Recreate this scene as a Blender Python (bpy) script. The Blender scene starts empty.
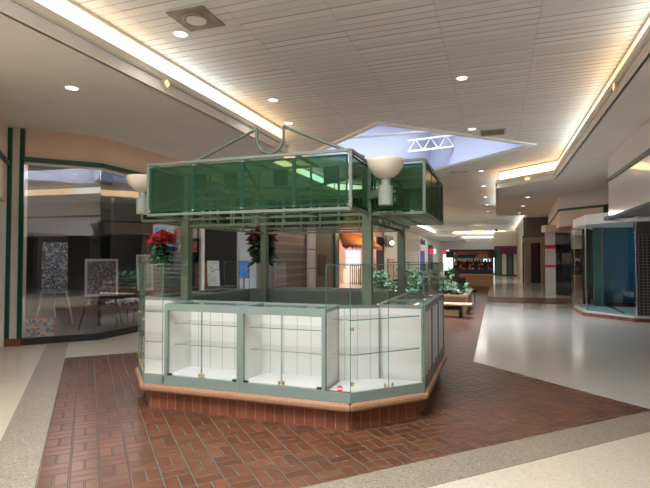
import bpy, math, random
from mathutils import Vector
random.seed(7)
D = bpy.data
COL = bpy.context.scene.collection
SC = bpy.context.scene

# ------------------------------------------------------------ materials
def mat(name, col, rough=.5, metal=0, coat=0, emit=None, es=0, spec=None):
    m = D.materials.new(name); m.use_nodes = True
    b = m.node_tree.nodes['Principled BSDF']
    b.inputs['Base Color'].default_value = (*col, 1)
    b.inputs['Roughness'].default_value = rough
    b.inputs['Metallic'].default_value = metal
    b.inputs['Coat Weight'].default_value = coat
    if spec is not None: b.inputs['Specular IOR Level'].default_value = spec
    if emit:
        b.inputs['Emission Color'].default_value = (*emit, 1)
        b.inputs['Emission Strength'].default_value = es
    return m

class NT:
    def __init__(s, m): s.t = m.node_tree; s.b = s.t.nodes.get('Principled BSDF')
    def n(s, ty, **k):
        x = s.t.nodes.new(ty)
        for a, v in k.items(): setattr(x, a, v)
        return x
    def l(s, a, b): s.t.links.new(a, b)
    def math(s, op, a, b=None, c=None):
        x = s.n('ShaderNodeMath', operation=op)
        for i, v in enumerate((a, b, c)):
            if v is None: continue
            if isinstance(v, (int, float)): x.inputs[i].default_value = v
            else: s.l(v, x.inputs[i])
        return x.outputs[0]
    def pos(s):
        g = s.n('ShaderNodeNewGeometry'); x = s.n('ShaderNodeSeparateXYZ')
        s.l(g.outputs['Position'], x.inputs[0]); return g.outputs['Position'], x.outputs[0], x.outputs[1], x.outputs[2]
    def ramp(s, fac, stops, const=False):
        r = s.n('ShaderNodeValToRGB')
        if const: r.color_ramp.interpolation = 'CONSTANT'
        e = r.color_ramp.elements
        while len(e) < len(stops): e.new(.5)
        for i, (p, c) in enumerate(stops): e[i].position = p; e[i].color = (*c, 1)
        s.l(fac, r.inputs[0]); return r.outputs[0]
    def mix(s, fac, a, b, mode='MIX'):
        x = s.n('ShaderNodeMix', data_type='RGBA', blend_type=mode)
        for i, v in ((0, fac), (6, a), (7, b)):
            if isinstance(v, (int, float)): x.inputs[i].default_value = v
            elif isinstance(v, tuple): x.inputs[i].default_value = (*v, 1)
            else: s.l(v, x.inputs[i])
        return x.outputs[2]
    def noise(s, vec, scale, detail=3, dist=0):
        x = s.n('ShaderNodeTexNoise'); x.inputs['Scale'].default_value = scale
        x.inputs['Detail'].default_value = detail; x.inputs['Distortion'].default_value = dist
        s.l(vec, x.inputs['Vector']); return x.outputs[0]
    def bump(s, h, st, dist=.01):
        x = s.n('ShaderNodeBump'); x.inputs['Strength'].default_value = st; x.inputs['Distance'].default_value = dist
        s.l(h, x.inputs['Height']); s.l(x.outputs[0], s.b.inputs['Normal'])

def noisy(name, c1, c2, scale, rough=.5, coat=0, bump=0, metal=0):
    m = mat(name, c1, rough, metal, coat); t = NT(m)
    p = t.pos()[0]; n = t.noise(p, scale, 4)
    t.l(t.ramp(n, [(.35, c1), (.65, c2)]), t.b.inputs['Base Color'])
    if bump: t.bump(n, bump)
    return m

def glass(name, tint, f0=.05, rough=.0, diff=0, dcol=(0, 0, 0), fmax=.8):
    m = D.materials.new(name); m.use_nodes = True; t = NT(m)
    t.t.nodes.remove(t.b); out = t.t.nodes['Material Output']
    tr = t.n('ShaderNodeBsdfTransparent'); tr.inputs[0].default_value = (*tint, 1)
    gl = t.n('ShaderNodeBsdfGlossy'); gl.inputs['Roughness'].default_value = rough
    lw = t.n('ShaderNodeLayerWeight')
    f = t.math('ADD', t.math('MULTIPLY', t.math('POWER', lw.outputs['Facing'], 5.0), fmax - f0), f0)
    base = tr.outputs[0]
    if diff:
        d = t.n('ShaderNodeBsdfDiffuse'); d.inputs[0].default_value = (*dcol, 1)
        mx = t.n('ShaderNodeMixShader'); mx.inputs[0].default_value = diff
        t.l(tr.outputs[0], mx.inputs[1]); t.l(d.outputs[0], mx.inputs[2]); base = mx.outputs[0]
    m2 = t.n('ShaderNodeMixShader'); t.l(f, m2.inputs[0]); t.l(base, m2.inputs[1]); t.l(gl.outputs[0], m2.inputs[2])
    t.l(m2.outputs[0], out.inputs['Surface'])
    return m

M = {}
# basket-weave brick paving, laid at 45 degrees
def brick_mat():
    m = mat('brick_paving', (.25, .1, .06), .42, spec=.3); t = NT(m)
    p, x, y, z = t.pos()
    W = .203
    u = t.math('DIVIDE', t.math('ADD', t.math('MULTIPLY', t.math('ADD', x, y), .70711), 20.0), W)
    v = t.math('DIVIDE', t.math('ADD', t.math('MULTIPLY', t.math('SUBTRACT', y, x), .70711), 20.0), W)
    cu, cv = t.math('FLOOR', u), t.math('FLOOR', v)
    fu, fv = t.math('FRACT', u), t.math('FRACT', v)
    par = t.math('MODULO', t.math('ADD', cu, cv), 2.0)
    def edge(f):  # distance to nearest cell border
        return t.math('MINIMUM', f, t.math('SUBTRACT', 1.0, f))
    eb = t.math('MINIMUM', edge(fu), edge(fv))
    mu = t.math('ABSOLUTE', t.math('SUBTRACT', fu, .5)); mv = t.math('ABSOLUTE', t.math('SUBTRACT', fv, .5))
    mid = t.math('ADD', t.math('MULTIPLY', mu, par), t.math('MULTIPLY', mv, t.math('SUBTRACT', 1.0, par)))
    e = t.math('MINIMUM', eb, mid)
    mort = t.math('SUBTRACT', 1.0, t.math('MULTIPLY_ADD', t.math('SUBTRACT', e, .016), 60.0, 0.0))
    mort = t.math('MINIMUM', t.math('MAXIMUM', mort, 0.0), 1.0)
    rim = t.math('MINIMUM', t.math('MAXIMUM', t.math('SUBTRACT', 1.0, t.math('MULTIPLY', t.math('SUBTRACT', e, .034), 40.0)), 0.0), 1.0)
    hu, hv = t.math('GREATER_THAN', fu, .5), t.math('GREATER_THAN', fv, .5)
    half = t.math('ADD', t.math('MULTIPLY', hu, par), t.math('MULTIPLY', hv, t.math('SUBTRACT', 1.0, par)))
    cb = t.n('ShaderNodeCombineXYZ'); t.l(cu, cb.inputs[0]); t.l(cv, cb.inputs[1]); t.l(half, cb.inputs[2])
    wn = t.n('ShaderNodeTexWhiteNoise'); t.l(cb.outputs[0], wn.inputs['Vector'])
    c = t.ramp(wn.outputs[0], [(0, (.105, .037, .018)), (.5, (.145, .050, .024)), (1, (.185, .068, .034))])
    n = t.noise(p, 9, 5); c = t.mix(.35, c, t.ramp(n, [(.3, (.45, .42, .4)), (.7, (1, 1, 1))]), 'MULTIPLY')
    n2 = t.noise(p, .9, 3); c = t.mix(.5, c, t.ramp(n2, [(.35, (.62, .6, .6)), (.6, (1, 1, 1))]), 'MULTIPLY')
    c = t.mix(t.math('MULTIPLY', rim, .75), c, (.045, .032, .026))
    c = t.mix(mort, c, t.mix(t.noise(p, 1.3, 2), (.05, .043, .036), (.21, .18, .145)))
    t.l(c, t.b.inputs['Base Color'])
    t.l(t.math('MULTIPLY_ADD', rim, .4, .29), t.b.inputs['Roughness'])
    t.bump(t.math('SUBTRACT', 1.0, mort), .35, .004)
    return m
M['brick'] = brick_mat()

def terrazzo(name, base, lo, hi, scale, rough, coat):
    m = mat(name, base, rough, 0, coat); t = NT(m)
    p, x, y, z = t.pos()
    v = t.n('ShaderNodeTexVoronoi'); v.inputs['Scale'].default_value = scale; t.l(p, v.inputs['Vector'])
    s = t.n('ShaderNodeSeparateColor'); t.l(v.outputs['Color'], s.inputs[0])
    c = t.ramp(s.outputs[0], [(0, lo), (.18, base), (.8, base), (1, hi)])
    c = t.mix(.5, c, t.ramp(t.noise(p, .6, 3), [(.3, (.86, .85, .83)), (.7, (1, 1, 1))]), 'MULTIPLY')
    t.l(c, t.b.inputs['Base Color']); t.b.inputs['Coat Roughness'].default_value = .12
    return m
M['terrazzo'] = terrazzo('cream_terrazzo', (.60, .535, .43), (.45, .39, .3), (.70, .64, .54), 90, .3, .35)
M['terrazzo_grey'] = terrazzo('pale_terrazzo', (.60, .575, .525), (.5, .47, .43), (.68, .66, .62), 80, .2, .5)
M['aggregate'] = terrazzo('exposed_aggregate', (.265, .225, .175), (.11, .09, .07), (.40, .35, .28), 95, .45, .15)

def ceiling_mat():
    m = mat('slatted_ceiling', (.62, .59, .54), .6); t = NT(m)
    p, x, y, z = t.pos()
    s = t.math('DIVIDE', t.math('ADD', y, 30.0), .155)
    f = t.math('FRACT', s); fl = t.math('FLOOR', s)
    ps = t.math('DIVIDE', t.math('ADD', x, 30.67), 1.2)
    pf, pfl = t.math('FRACT', ps), t.math('FLOOR', ps)
    cb = t.n('ShaderNodeCombineXYZ'); t.l(fl, cb.inputs[0]); t.l(pfl, cb.inputs[1])
    wn = t.n('ShaderNodeTexWhiteNoise'); t.l(cb.outputs[0], wn.inputs['Vector'])
    g = t.math('LESS_THAN', f, .15)
    g = t.math('MULTIPLY', g, t.math('MULTIPLY_ADD', wn.outputs[0], .8, .1))
    seam = t.math('LESS_THAN', pf, .014)
    fac = t.math('MINIMUM', t.math('ADD', g, t.math('MULTIPLY', seam, .24)), 1.0)
    c = t.mix(fac, t.ramp(wn.outputs[0], [(0, (.68, .68, .67)), (1, (.77, .77, .76))]), (.27, .26, .25))
    c = t.mix(.35, c, t.ramp(t.noise(p, .5, 3), [(.35, (.8, .78, .75)), (.65, (1, 1, 1))]), 'MULTIPLY')
    t.l(c, t.b.inputs['Base Color']); t.bump(t.math('SUBTRACT', 1.0, fac), .3, .01)
    return m
M['ceiling'] = ceiling_mat()
M['soffit'] = noisy('soffit_paint', (.76, .74, .69), (.80, .78, .73), 1.2, .7)
M['cornice'] = mat('cornice_paint', (.76, .71, .61), .6)
M['groove'] = mat('cornice_groove', (.50, .48, .42), .6)
M['white'] = mat('white_paint', (.86, .86, .85), .5)
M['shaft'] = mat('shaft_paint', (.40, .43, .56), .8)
M['pale_pier'] = mat('pale_pier_paint', (.45, .49, .53), .6)
M['peach'] = noisy('peach_wall', (.80, .585, .45), (.84, .62, .49), 2, .7)
M['peach_pale'] = mat('pale_peach_wall', (.84, .68, .57), .7)
M['cream'] = mat('cream_paint', (.84, .79, .68), .6)
M['tan'] = mat('tan_frame', (.42, .38, .29), .6)
M['wallr'] = mat('grey_beige_wall', (.74, .70, .66), .7)
M['green_dark'] = mat('dark_green_trim', (.010, .085, .055), .35)
M['sage'] = mat('sage_metal', (.135, .175, .13), .45)
M['sage_blue'] = mat('sage_laminate', (.19, .255, .235), .42)
M['sage_pale'] = mat('pale_sage_metal', (.25, .29, .235), .4)
M['sage_dark'] = mat('dark_sage_laminate', (.15, .19, .165), .4)
M['white_lam'] = mat('white_laminate', (.68, .69, .68), .4)
M['wood_nosing'] = noisy('peach_wood', (.32, .175, .10), (.39, .215, .13), 30, .5, .05)
M['black'] = mat('black_base', (.012, .012, .014), .3)
M['brass'] = mat('brass', (.75, .55, .25), .25, 1)
M['chrome'] = mat('chrome', (.7, .7, .72), .2, 1)
M['glass'] = glass('clear_glass', (.985, .992, .988), .035)
M['glass_edge'] = glass('green_edge_glass', (.50, .68, .62), .12, diff=.25, dcol=(.2, .42, .36))
M['shop_glass'] = glass('shop_window_glass', (.86, .87, .88), .12)
M['shop_glass_r'] = glass('clear_shop_window_glass', (.90, .95, .95), .04)
M['green_panel'] = glass('green_acrylic', (.46, .63, .50), .02, .12, diff=.24, dcol=(.03, .095, .045), fmax=.2)
M['green_solid'] = mat('green_acrylic_solid', (.010, .045, .024), .7, spec=.15)
M['opal'] = mat('opal_plastic', (.60, .53, .44), .35, emit=(1, .86, .7), es=.02)
M['teal'] = mat('teal_blue_panel', (.003, .10, .19), .6, spec=.2)
M['teal_green'] = mat('teal_green_paint', (.06, .19, .17), .4)
M['navy'] = mat('navy_panel', (.01, .035, .10), .5)
M['dark'] = mat('dark_interior', (.035, .035, .036), .7)
M['dark_grey'] = mat('dark_grey_wall', (.085, .082, .082), .7)
M['grey_slat'] = mat('grey_slatwall', (.27, .275, .27), .5)
M['mid_grey'] = mat('mid_grey_wall', (.17, .165, .165), .6)
M['floor_dark'] = noisy('dark_shop_floor', (.10, .097, .095), (.13, .125, .12), 2, .35)
M['wood'] = noisy('oak', (.42, .27, .16), (.50, .33, .20), 14, .45)
M['wood_pale'] = noisy('pale_oak', (.60, .44, .29), (.66, .49, .33), 14, .45)
M['darkmetal'] = mat('dark_metal', (.03, .028, .028), .4, .5)
M['maroon'] = mat('maroon_fabric', (.13, .02, .065), .7)
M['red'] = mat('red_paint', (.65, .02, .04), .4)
M['pink'] = mat('pink_paint', (.75, .42, .36), .5)
M['orange'] = mat('orange_canvas', (.85, .36, .10), .6)
M['blue'] = mat('blue_door', (.008, .02, .33), .4)
M['leaf'] = noisy('dark_leaf', (.010, .035, .015), (.03, .09, .035), 20, .45)
M['leaf2'] = noisy('ivy_leaf', (.05, .13, .06), (.15, .27, .14), 25, .45)
M['petal'] = noisy('red_bract', (.26, .006, .010), (.42, .014, .02), 25, .5)
M['petal_shaded'] = noisy('shaded_red_bract', (.12, .006, .01), (.26, .012, .018), 25, .5)  # red bract darkened to set the rear plant in shade
M['foil'] = mat('dark_foil', (.015, .02, .018), .2, .6)
M['flower'] = mat('white_petal', (.85, .85, .86), .5)
M['soil'] = mat('soil', (.03, .02, .012), .9)
M['terracotta'] = None
def soldier():
    m = mat('soldier_brick', (.2, .07, .04), .4); t = NT(m)
    p, x, y, z = t.pos()
    g = t.n('ShaderNodeNewGeometry'); sx = t.n('ShaderNodeSeparateXYZ'); t.l(g.outputs['Normal'], sx.inputs[0])
    # run coordinate along the wall face
    run = t.math('SUBTRACT', t.math('MULTIPLY', x, sx.outputs[1]), t.math('MULTIPLY', y, sx.outputs[0]))
    s = t.math('DIVIDE', t.math('ADD', run, 20.0), .104)
    f, fl = t.math('FRACT', s), t.math('FLOOR', s)
    wn = t.n('ShaderNodeTexWhiteNoise', noise_dimensions='1D'); t.l(fl, wn.inputs['W'])
    c = t.ramp(wn.outputs[0], [(0, (.17, .055, .025)), (1, (.26, .09, .043))])
    mo = t.math('LESS_THAN', f, .07)
    c = t.mix(mo, c, (.36, .24, .18)); t.l(c, t.b.inputs['Base Color'])
    t.bump(t.math('SUBTRACT', 1.0, mo), .3, .004)
    return m
M['soldier'] = soldier()
def slatwall():
    m = mat('boarded_white', (.69, .70, .69), .4); t = NT(m)
    tc = t.n('ShaderNodeTexCoord'); sx = t.n('ShaderNodeSeparateXYZ'); t.l(tc.outputs['Object'], sx.inputs[0])
    s = t.math('DIVIDE', t.math('ADD', t.math('ADD', sx.outputs[0], t.math('MULTIPLY', sx.outputs[1], .6)), 10.0), .155)
    mo = t.math('LESS_THAN', t.math('FRACT', s), .045)
    c = t.mix(mo, (.69, .70, .69), (.33, .34, .33)); t.l(c, t.b.inputs['Base Color'])
    return m
M['boarded'] = slatwall()
def grille(name, c1, c2, sx_, sz_):
    m = mat(name, c1, .45, .4); t = NT(m); p, x, y, z = t.pos()
    a = t.math('FRACT', t.math('DIVIDE', t.math('ADD', t.math('ADD', x, y), 40.0), sx_)); b = t.math('FRACT', t.math('DIVIDE', z, sz_))
    k = t.math('MAXIMUM', t.math('LESS_THAN', a, .3), t.math('LESS_THAN', b, .3))
    t.l(t.mix(k, c1, c2), t.b.inputs['Base Color']); return m
M['grille'] = grille('roller_grille', (.05, .048, .048), (.20, .19, .185), .09, .075)
M['grille2'] = grille('roller_grille_brown', (.13, .11, .105), (.27, .23, .22), .10, .3)
def art(name, stops, scale, kind='vor'):
    m = mat(name, (.5, .5, .5), .5); t = NT(m); p = t.pos()[0]
    if kind == 'vor':
        v = t.n('ShaderNodeTexVoronoi'); v.inputs['Scale'].default_value = scale; t.l(p, v.inputs['Vector'])
        s = t.n('ShaderNodeSeparateColor'); t.l(v.outputs['Color'], s.inputs[0]); f = s.outputs[0]
    else: f = t.noise(p, scale, 5, 1.5)
    t.l(t.ramp(f, stops, kind == 'vor'), t.b.inputs['Base Color']); return m
M['art_mosaic'] = art('mosaic_art', [(0, (.05, .10, .18)), (.2, (.35, .45, .55)), (.4, (.12, .18, .25)), (.55, (.5, .25, .18)), (.7, (.62, .68, .72)), (.85, (.08, .25, .3))], 30)
M['art_floor'] = art('street_art', [(0, (.10, .35, .5)), (.2, (.75, .45, .2)), (.4, (.6, .62, .5)), (.6, (.05, .07, .1)), (.75, (.65, .15, .1)), (.9, (.35, .6, .7))], 20)
M['art_red'] = art('woven_art', [(0, (.25, .12, .12)), (.25, (.15, .25, .4)), (.5, (.45, .3, .25)), (.7, (.12, .12, .16)), (.85, (.5, .45, .4))], 30)
M['art_land'] = art('landscape_art', [(.3, (.12, .28, .55)), (.45, (.6, .75, .85)), (.55, (.75, .78, .5)), (.7, (.25, .35, .3))], 3.5, 'n')
M['art_blue'] = art('blue_poster_art', [(.35, (.03, .13, .45)), (.65, (.12, .38, .75))], 5, 'n')
M['art_tree'] = art('tree_art', [(.35, (.55, .62, .6)), (.5, (.25, .3, .2)), (.65, (.7, .75, .8))], 6, 'n')
M['art_brown'] = art('brown_art', [(.35, (.10, .03, .02)), (.5, (.35, .13, .03)), (.7, (.05, .02, .04))], 6, 'n')
M['fabric_pat'] = art('zebra_fabric', [(0, (.6, .6, .62)), (.5, (.05, .05, .06))], 22)
M['goods'] = art('mixed_goods', [(0, (.5, .1, .06)), (.2, (.1, .06, .04)), (.4, (.55, .35, .12)), (.6, (.08, .08, .15)), (.8, (.6, .55, .5))], 9)
def lamp_mat(name, col, s):
    m = D.materials.new(name); m.use_nodes = True; t = NT(m); t.t.nodes.remove(t.b)
    e = t.n('ShaderNodeEmission'); e.inputs[0].default_value = (*col, 1); e.inputs[1].default_value = s
    t.l(e.outputs[0], t.t.nodes['Material Output'].inputs['Surface']); return m
def cove_mat(name, s, ph):
    m = lamp_mat(name, (1, 1, 1), s); t = NT(m); p, x, y, z = t.pos()
    n = t.noise(p, .33, 0); em = [q for q in t.t.nodes if q.type == 'EMISSION'][0]
    t.l(t.ramp(n, [(.40 + ph, (1, .66, .36)), (.5 + ph, (1, .93, .80)), (.60 + ph, (.86, .97, 1))]), em.inputs[0]); return m
M['cove'] = cove_mat('fluorescent_tube_cover', 3.4, -.01)
M['down'] = lamp_mat('downlight_lens', (.82, .88, 1), 3.0)
M['amber'] = lamp_mat('amber_lens', (1, .62, .25), 1.6)
M['dome'] = lamp_mat('dome_lens', (1, .78, .38), 1.6)
M['bulb'] = lamp_mat('warm_bulb', (1, .6, .25), 9)
M['violet'] = lamp_mat('violet_tube', (.45, .30, 1), 3.0)
M['daylight_glass'] = lamp_mat('daylit_glazing', (.85, .93, 1), 1.3)
M['sky_glazing'] = lamp_mat('skylight_glazing', (.86, .92, 1), 1.5)
M['signlit'] = lamp_mat('backlit_white_sign', (1, .97, .9), .9)
M['signred'] = lamp_mat('backlit_red_sign', (1, .05, .08), .8)

# ------------------------------------------------------------ mesh builder
class MB:
    def __init__(s): s.v = []; s.f = []; s.sm = set()
    def add(s, vs, fs, smooth=False):
        o = len(s.v); s.v += [tuple(v) for v in vs]
        for f in fs:
            if smooth: s.sm.add(len(s.f))
            s.f.append([i + o for i in f])
        return s
    def box(s, x0, x1, y0, y1, z0, z1):
        return s.prism([(x0, y0), (x1, y0), (x1, y1), (x0, y1)], z0, z1)
    def prism(s, poly, z0, z1):
        a = sum(poly[i][0] * poly[(i + 1) % len(poly)][1] - poly[(i + 1) % len(poly)][0] * poly[i][1] for i in range(len(poly)))
        if a < 0: poly = poly[::-1]
        n = len(poly)
        return s.add([(x, y, z0) for x, y in poly] + [(x, y, z1) for x, y in poly],
                     [list(range(n))[::-1], list(range(n, 2 * n))] + [[i, (i + 1) % n, (i + 1) % n + n, i + n] for i in range(n)])
    def panel(s, p, q, z0, z1, t=.01, off=0):
        """vertical slab between plan points p and q, thickness t centred (shifted by off to the left of p->q)"""
        d = Vector((q[0] - p[0], q[1] - p[1])).normalized(); nn = Vector((-d.y, d.x))
        a, b = nn * (off - t / 2), nn * (off + t / 2)
        return s.prism([(p[0] + a.x, p[1] + a.y), (q[0] + a.x, q[1] + a.y), (q[0] + b.x, q[1] + b.y), (p[0] + b.x, p[1] + b.y)], z0, z1)
    def bar(s, p, q, w, h=None):
        h = h or w; p, q = Vector(p), Vector(q); d = (q - p).normalized()
        up = Vector((0, 0, 1)) if abs(d.z) < .95 else Vector((1, 0, 0))
        a = d.cross(up).normalized() * (w / 2); b = a.cross(d).normalized() * (h / 2)
        vs = [r + i * a + j * b for r in (p, q) for i, j in ((-1, -1), (1, -1), (1, 1), (-1, 1))]
        return s.add(vs, [[0, 1, 2, 3], [7, 6, 5, 4], [0, 4, 5, 1], [1, 5, 6, 2], [2, 6, 7, 3], [3, 7, 4, 0]])
    def tube(s, pts, r, n=8):
        pts = [Vector(p) for p in pts]; rings = []; prev = None
        for i, p in enumerate(pts):
            d = ((pts[min(i + 1, len(pts) - 1)] - pts[max(i - 1, 0)])).normalized()
            if prev is None:
                up = Vector((0, 0, 1)) if abs(d.z) < .9 else Vector((1, 0, 0)); a = d.cross(up).normalized()
            else: a = (prev - d * prev.dot(d)).normalized()
            prev = a; b = d.cross(a)
            rings.append([p + (a * math.cos(k * 2 * math.pi / n) + b * math.sin(k * 2 * math.pi / n)) * r for k in range(n)])
        vs = [v for R in rings for v in R]; fs = []
        for i in range(len(pts) - 1):
            for k in range(n): fs.append([i * n + k, i * n + (k + 1) % n, (i + 1) * n + (k + 1) % n, (i + 1) * n + k])
        s.add(vs, fs, True); m = len(vs)
        return s.add(rings[0] + rings[-1], [list(range(n))[::-1], list(range(n, 2 * n))])
    def lathe(s, prof, c, n=24):
        vs = []; fs = []
        for r, z in prof:
            for k in range(n): vs.append((c[0] + r * math.cos(2 * math.pi * k / n), c[1] + r * math.sin(2 * math.pi * k / n), c[2] + z))
        for i in range(len(prof) - 1):
            for k in range(n): fs.append([i * n + k, i * n + (k + 1) % n, (i + 1) * n + (k + 1) % n, (i + 1) * n + k])
        return s.add(vs, fs, True)
    def cyl(s, c, r, z0, z1, n=20):
        return s.prism([(c[0] + r * math.cos(2 * math.pi * k / n), c[1] + r * math.sin(2 * math.pi * k / n)) for k in range(n)], z0, z1)
    def build(s, name, m, parent=None, bevel=0):
        o3 = Vector(parent['_o']) if parent is not None and '_o' in parent else Vector((0, 0, 0))
        me = D.meshes.new(name); me.from_pydata([tuple(Vector(v) - o3) for v in s.v], [], s.f)
        for i in s.sm: me.polygons[i].use_smooth = True
        me.update(); me.materials.append(M[m])
        o = D.objects.new(name, me); COL.objects.link(o)
        if parent is not None: o.parent = parent; o['_o'] = tuple(o3)
        if bevel:
            b = o.modifiers.new('b', 'BEVEL'); b.width = bevel; b.segments = 2; b.limit_method = 'ANGLE'
        return o

def thing(name, label, cat, loc=(0, 0, 0), group=None):
    o = D.objects.new(name, None); COL.objects.link(o); o.location = loc; o['_o'] = tuple(float(c) for c in loc)
    o.empty_display_size = .1
    o['label'] = label; o['category'] = cat
    if group: o['group'] = group
    return o
def tag(o, label, cat, group=None, kind=None):
    o['label'] = label; o['category'] = cat
    if group: o['group'] = group
    if kind: o['kind'] = kind
    return o
def single(name, mb, m, label, cat, loc, group=None, **k):
    """a thing that is one mesh, with its origin at loc"""
    e = {'_o': loc}
    o3 = Vector(loc); mb.v = [tuple(Vector(v) - o3) for v in mb.v]
    o = mb.build(name, m, None, **k); o.location = loc
    return tag(o, label, cat, group)
def struct(name, mb, m, **k):
    o = mb.build(name, m, None, **k); o['kind'] = 'structure'; return o
def structe(name):
    o = D.objects.new(name, None); COL.objects.link(o); o['kind'] = 'structure'; o['_o'] = (0., 0., 0.); return o
R2 = math.sqrt(.5)

# ============================================================ FLOOR
Y0, Y1 = -9.0, 74.0
XL, XR = -16.0, 9.0
# flat inlays: terrazzo below, brick and aggregate set 2 mm proud
struct('floor', MB().box(XL, XR, Y0, Y1, -.2, 0), 'terrazzo')
def uv(a, b): return ((a - b) / 2, (a + b) / 2)   # a = x+y , b = y-x
E_ = .004
bp = [uv(-.45, 4.5), uv(7.58, 4.5), (-.35, 7.93), (-.35, 18.6), (4.5, 18.6), (4.5, 21.4), (-.35, 21.4), (-.35, 30), (-4.55, 30), (-4.55, 21.4), (-7.3, 21.4), (-7.3, 18.6), (-4.55, 18.6), (-4.55, 8.05), uv(-.45, 12.6)]
struct('floor', MB().prism(bp, 0, E_), 'brick')
# pale terrazzo lane on the right of the paving
bp2 = [uv(7.60, 4.52), (9, 13.5), (9, 18.6), (-.33, 18.6), (-.33, 7.93)]
struct('floor', MB().prism([uv(7.60, 4.52), (9, 4.6), (9, 18.6), (-.33, 18.6), (-.33, 7.945)], 0, .003), 'terrazzo_grey')
struct('floor', MB().prism([(-.33, 21.4), (9, 21.4), (9, 60), (-.33, 60)], 0, .003), 'terrazzo_grey')
# exposed aggregate bands
struct('floor', MB().prism([uv(-.95, 3.97), uv(-.45, 4.5), uv(-.45, 15.2), uv(-.95, 14.75)], 0, E_), 'aggregate')
struct('floor', MB().prism([uv(-.95, 3.97), uv(-.45, 4.5), uv(12, 4.5), uv(12, 3.97)], 0, E_), 'aggregate')
# sunk joints where the right lane meets
def wallbox(name, p, q, z0, z1, m='wallr', t=.15, off=0): return struct(name, MB().panel(p, q, z0, z1, t, off), m)

# ============================================================ CEILING
ZC = 4.6; ZS = 4.0
sk = [(-2.42, 10.65), (.75, 14.1), (-2.0, 16.9), (-5.2, 13.4)]     # skylight diamond
sk = [(-2.42, 10.6), (.85, 13.87), (-2.1, 16.82), (-5.37, 13.55)]
sk_added = [(x + .3, y - 13.4) for x, y in sk]  # unseen skylight behind the camera, added to light the kiosk front
def ceil_with_hole(name, x0, x1, y0, y1, h):
    # h ordered: near, right, far, left
    n, r, f, l = h
    z = ZC; T = .08
    mb = MB()
    mb.prism([(x0, y0), (n[0], y0), n, l, (x0, l[1])], z, z + T)
    mb.prism([(n[0], y0), (x1, y0), (x1, r[1]), r, n], z, z + T)
    mb.prism([(x1, r[1]), (x1, y1), (f[0], y1), f, r], z, z + T)
    mb.prism([(f[0], y1), (x0, y1), (x0, l[1]), l, f], z, z + T)
    return struct(name, mb, 'ceiling')
ceil_with_hole('ceiling', -9, 9, 4.6, 24.0, sk)
ceil_with_hole('ceiling', -9, 9, Y0, 4.6, sk_added)
struct('ceiling', MB().box(-9, 9, 24.0, Y1, ZC, ZC + .08), 'ceiling')
for idx, h in enumerate((sk, sk_added)):
    # shaft walls with a plain frame round the mouth
    mb = MB(); c = Vector((sum(p[0] for p in h) / 4, sum(p[1] for p in h) / 4))
    for i in range(4):
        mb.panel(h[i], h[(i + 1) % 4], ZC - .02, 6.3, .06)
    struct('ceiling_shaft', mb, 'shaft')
    mb = MB()
    hh = [tuple(c + (Vector(p) - c) * 1.06) for p in h]
    for i in range(4):
        mb.prism([h[i], h[(i + 1) % 4], hh[(i + 1) % 4], hh[i]], ZC - .05, ZC - .001)
    struct('trim_%d' % (20 + idx), mb, 'white')  # idx 1 trims the added skylight behind the camera
    # glazing with bars
    w = structe('window_%d' % (20 + idx))  # idx 1 is the added skylight behind the camera
    MB().prism(h, 6.3, 6.33).build('pane', 'sky_glazing', w)
    g = MB()
    for k in range(1, 5):
        a = Vector(h[0]).lerp(Vector(h[1]), k / 5); b = Vector(h[3]).lerp(Vector(h[2]), k / 5)
        g.bar((a.x, a.y, 6.25), (b.x, b.y, 6.25), .06, .08)
    g.build('glazing_bar', 'white', w)
# roof truss in the skylight
t = thing('roof_truss', 'white steel zigzag truss crossing inside the diamond skylight', 'truss', (-1.95, 15.9, 5.1))
a, b = Vector((-3.75, 14.9, 5.25)), Vector((-.60, 15.2, 5.25))
a, b = Vector((-2.68, 15.9, 5.07)), Vector((-1.22, 15.9, 5.13))
MB().bar(a, b, .06).build('lower_chord', 'white', t)
struct('trim_60', MB().bar((-4.05, 12.3, 4.76), (-.80, 12.3, 4.76), .05), 'cornice')
MB().bar(a + Vector((0, 0, .36)), b + Vector((0, 0, .36)), .05).build('upper_chord', 'white', t)
mb = MB(); N = 6
for k in range(N):
    p = a.lerp(b, k / N); q = a.lerp(b, (k + 1) / N)
    if k % 2: p = p + Vector((0, 0, .36))
    else: q = q + Vector((0, 0, .36))
    mb.bar(p, q, .022)
mb.build('web', 'white', t)

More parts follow.
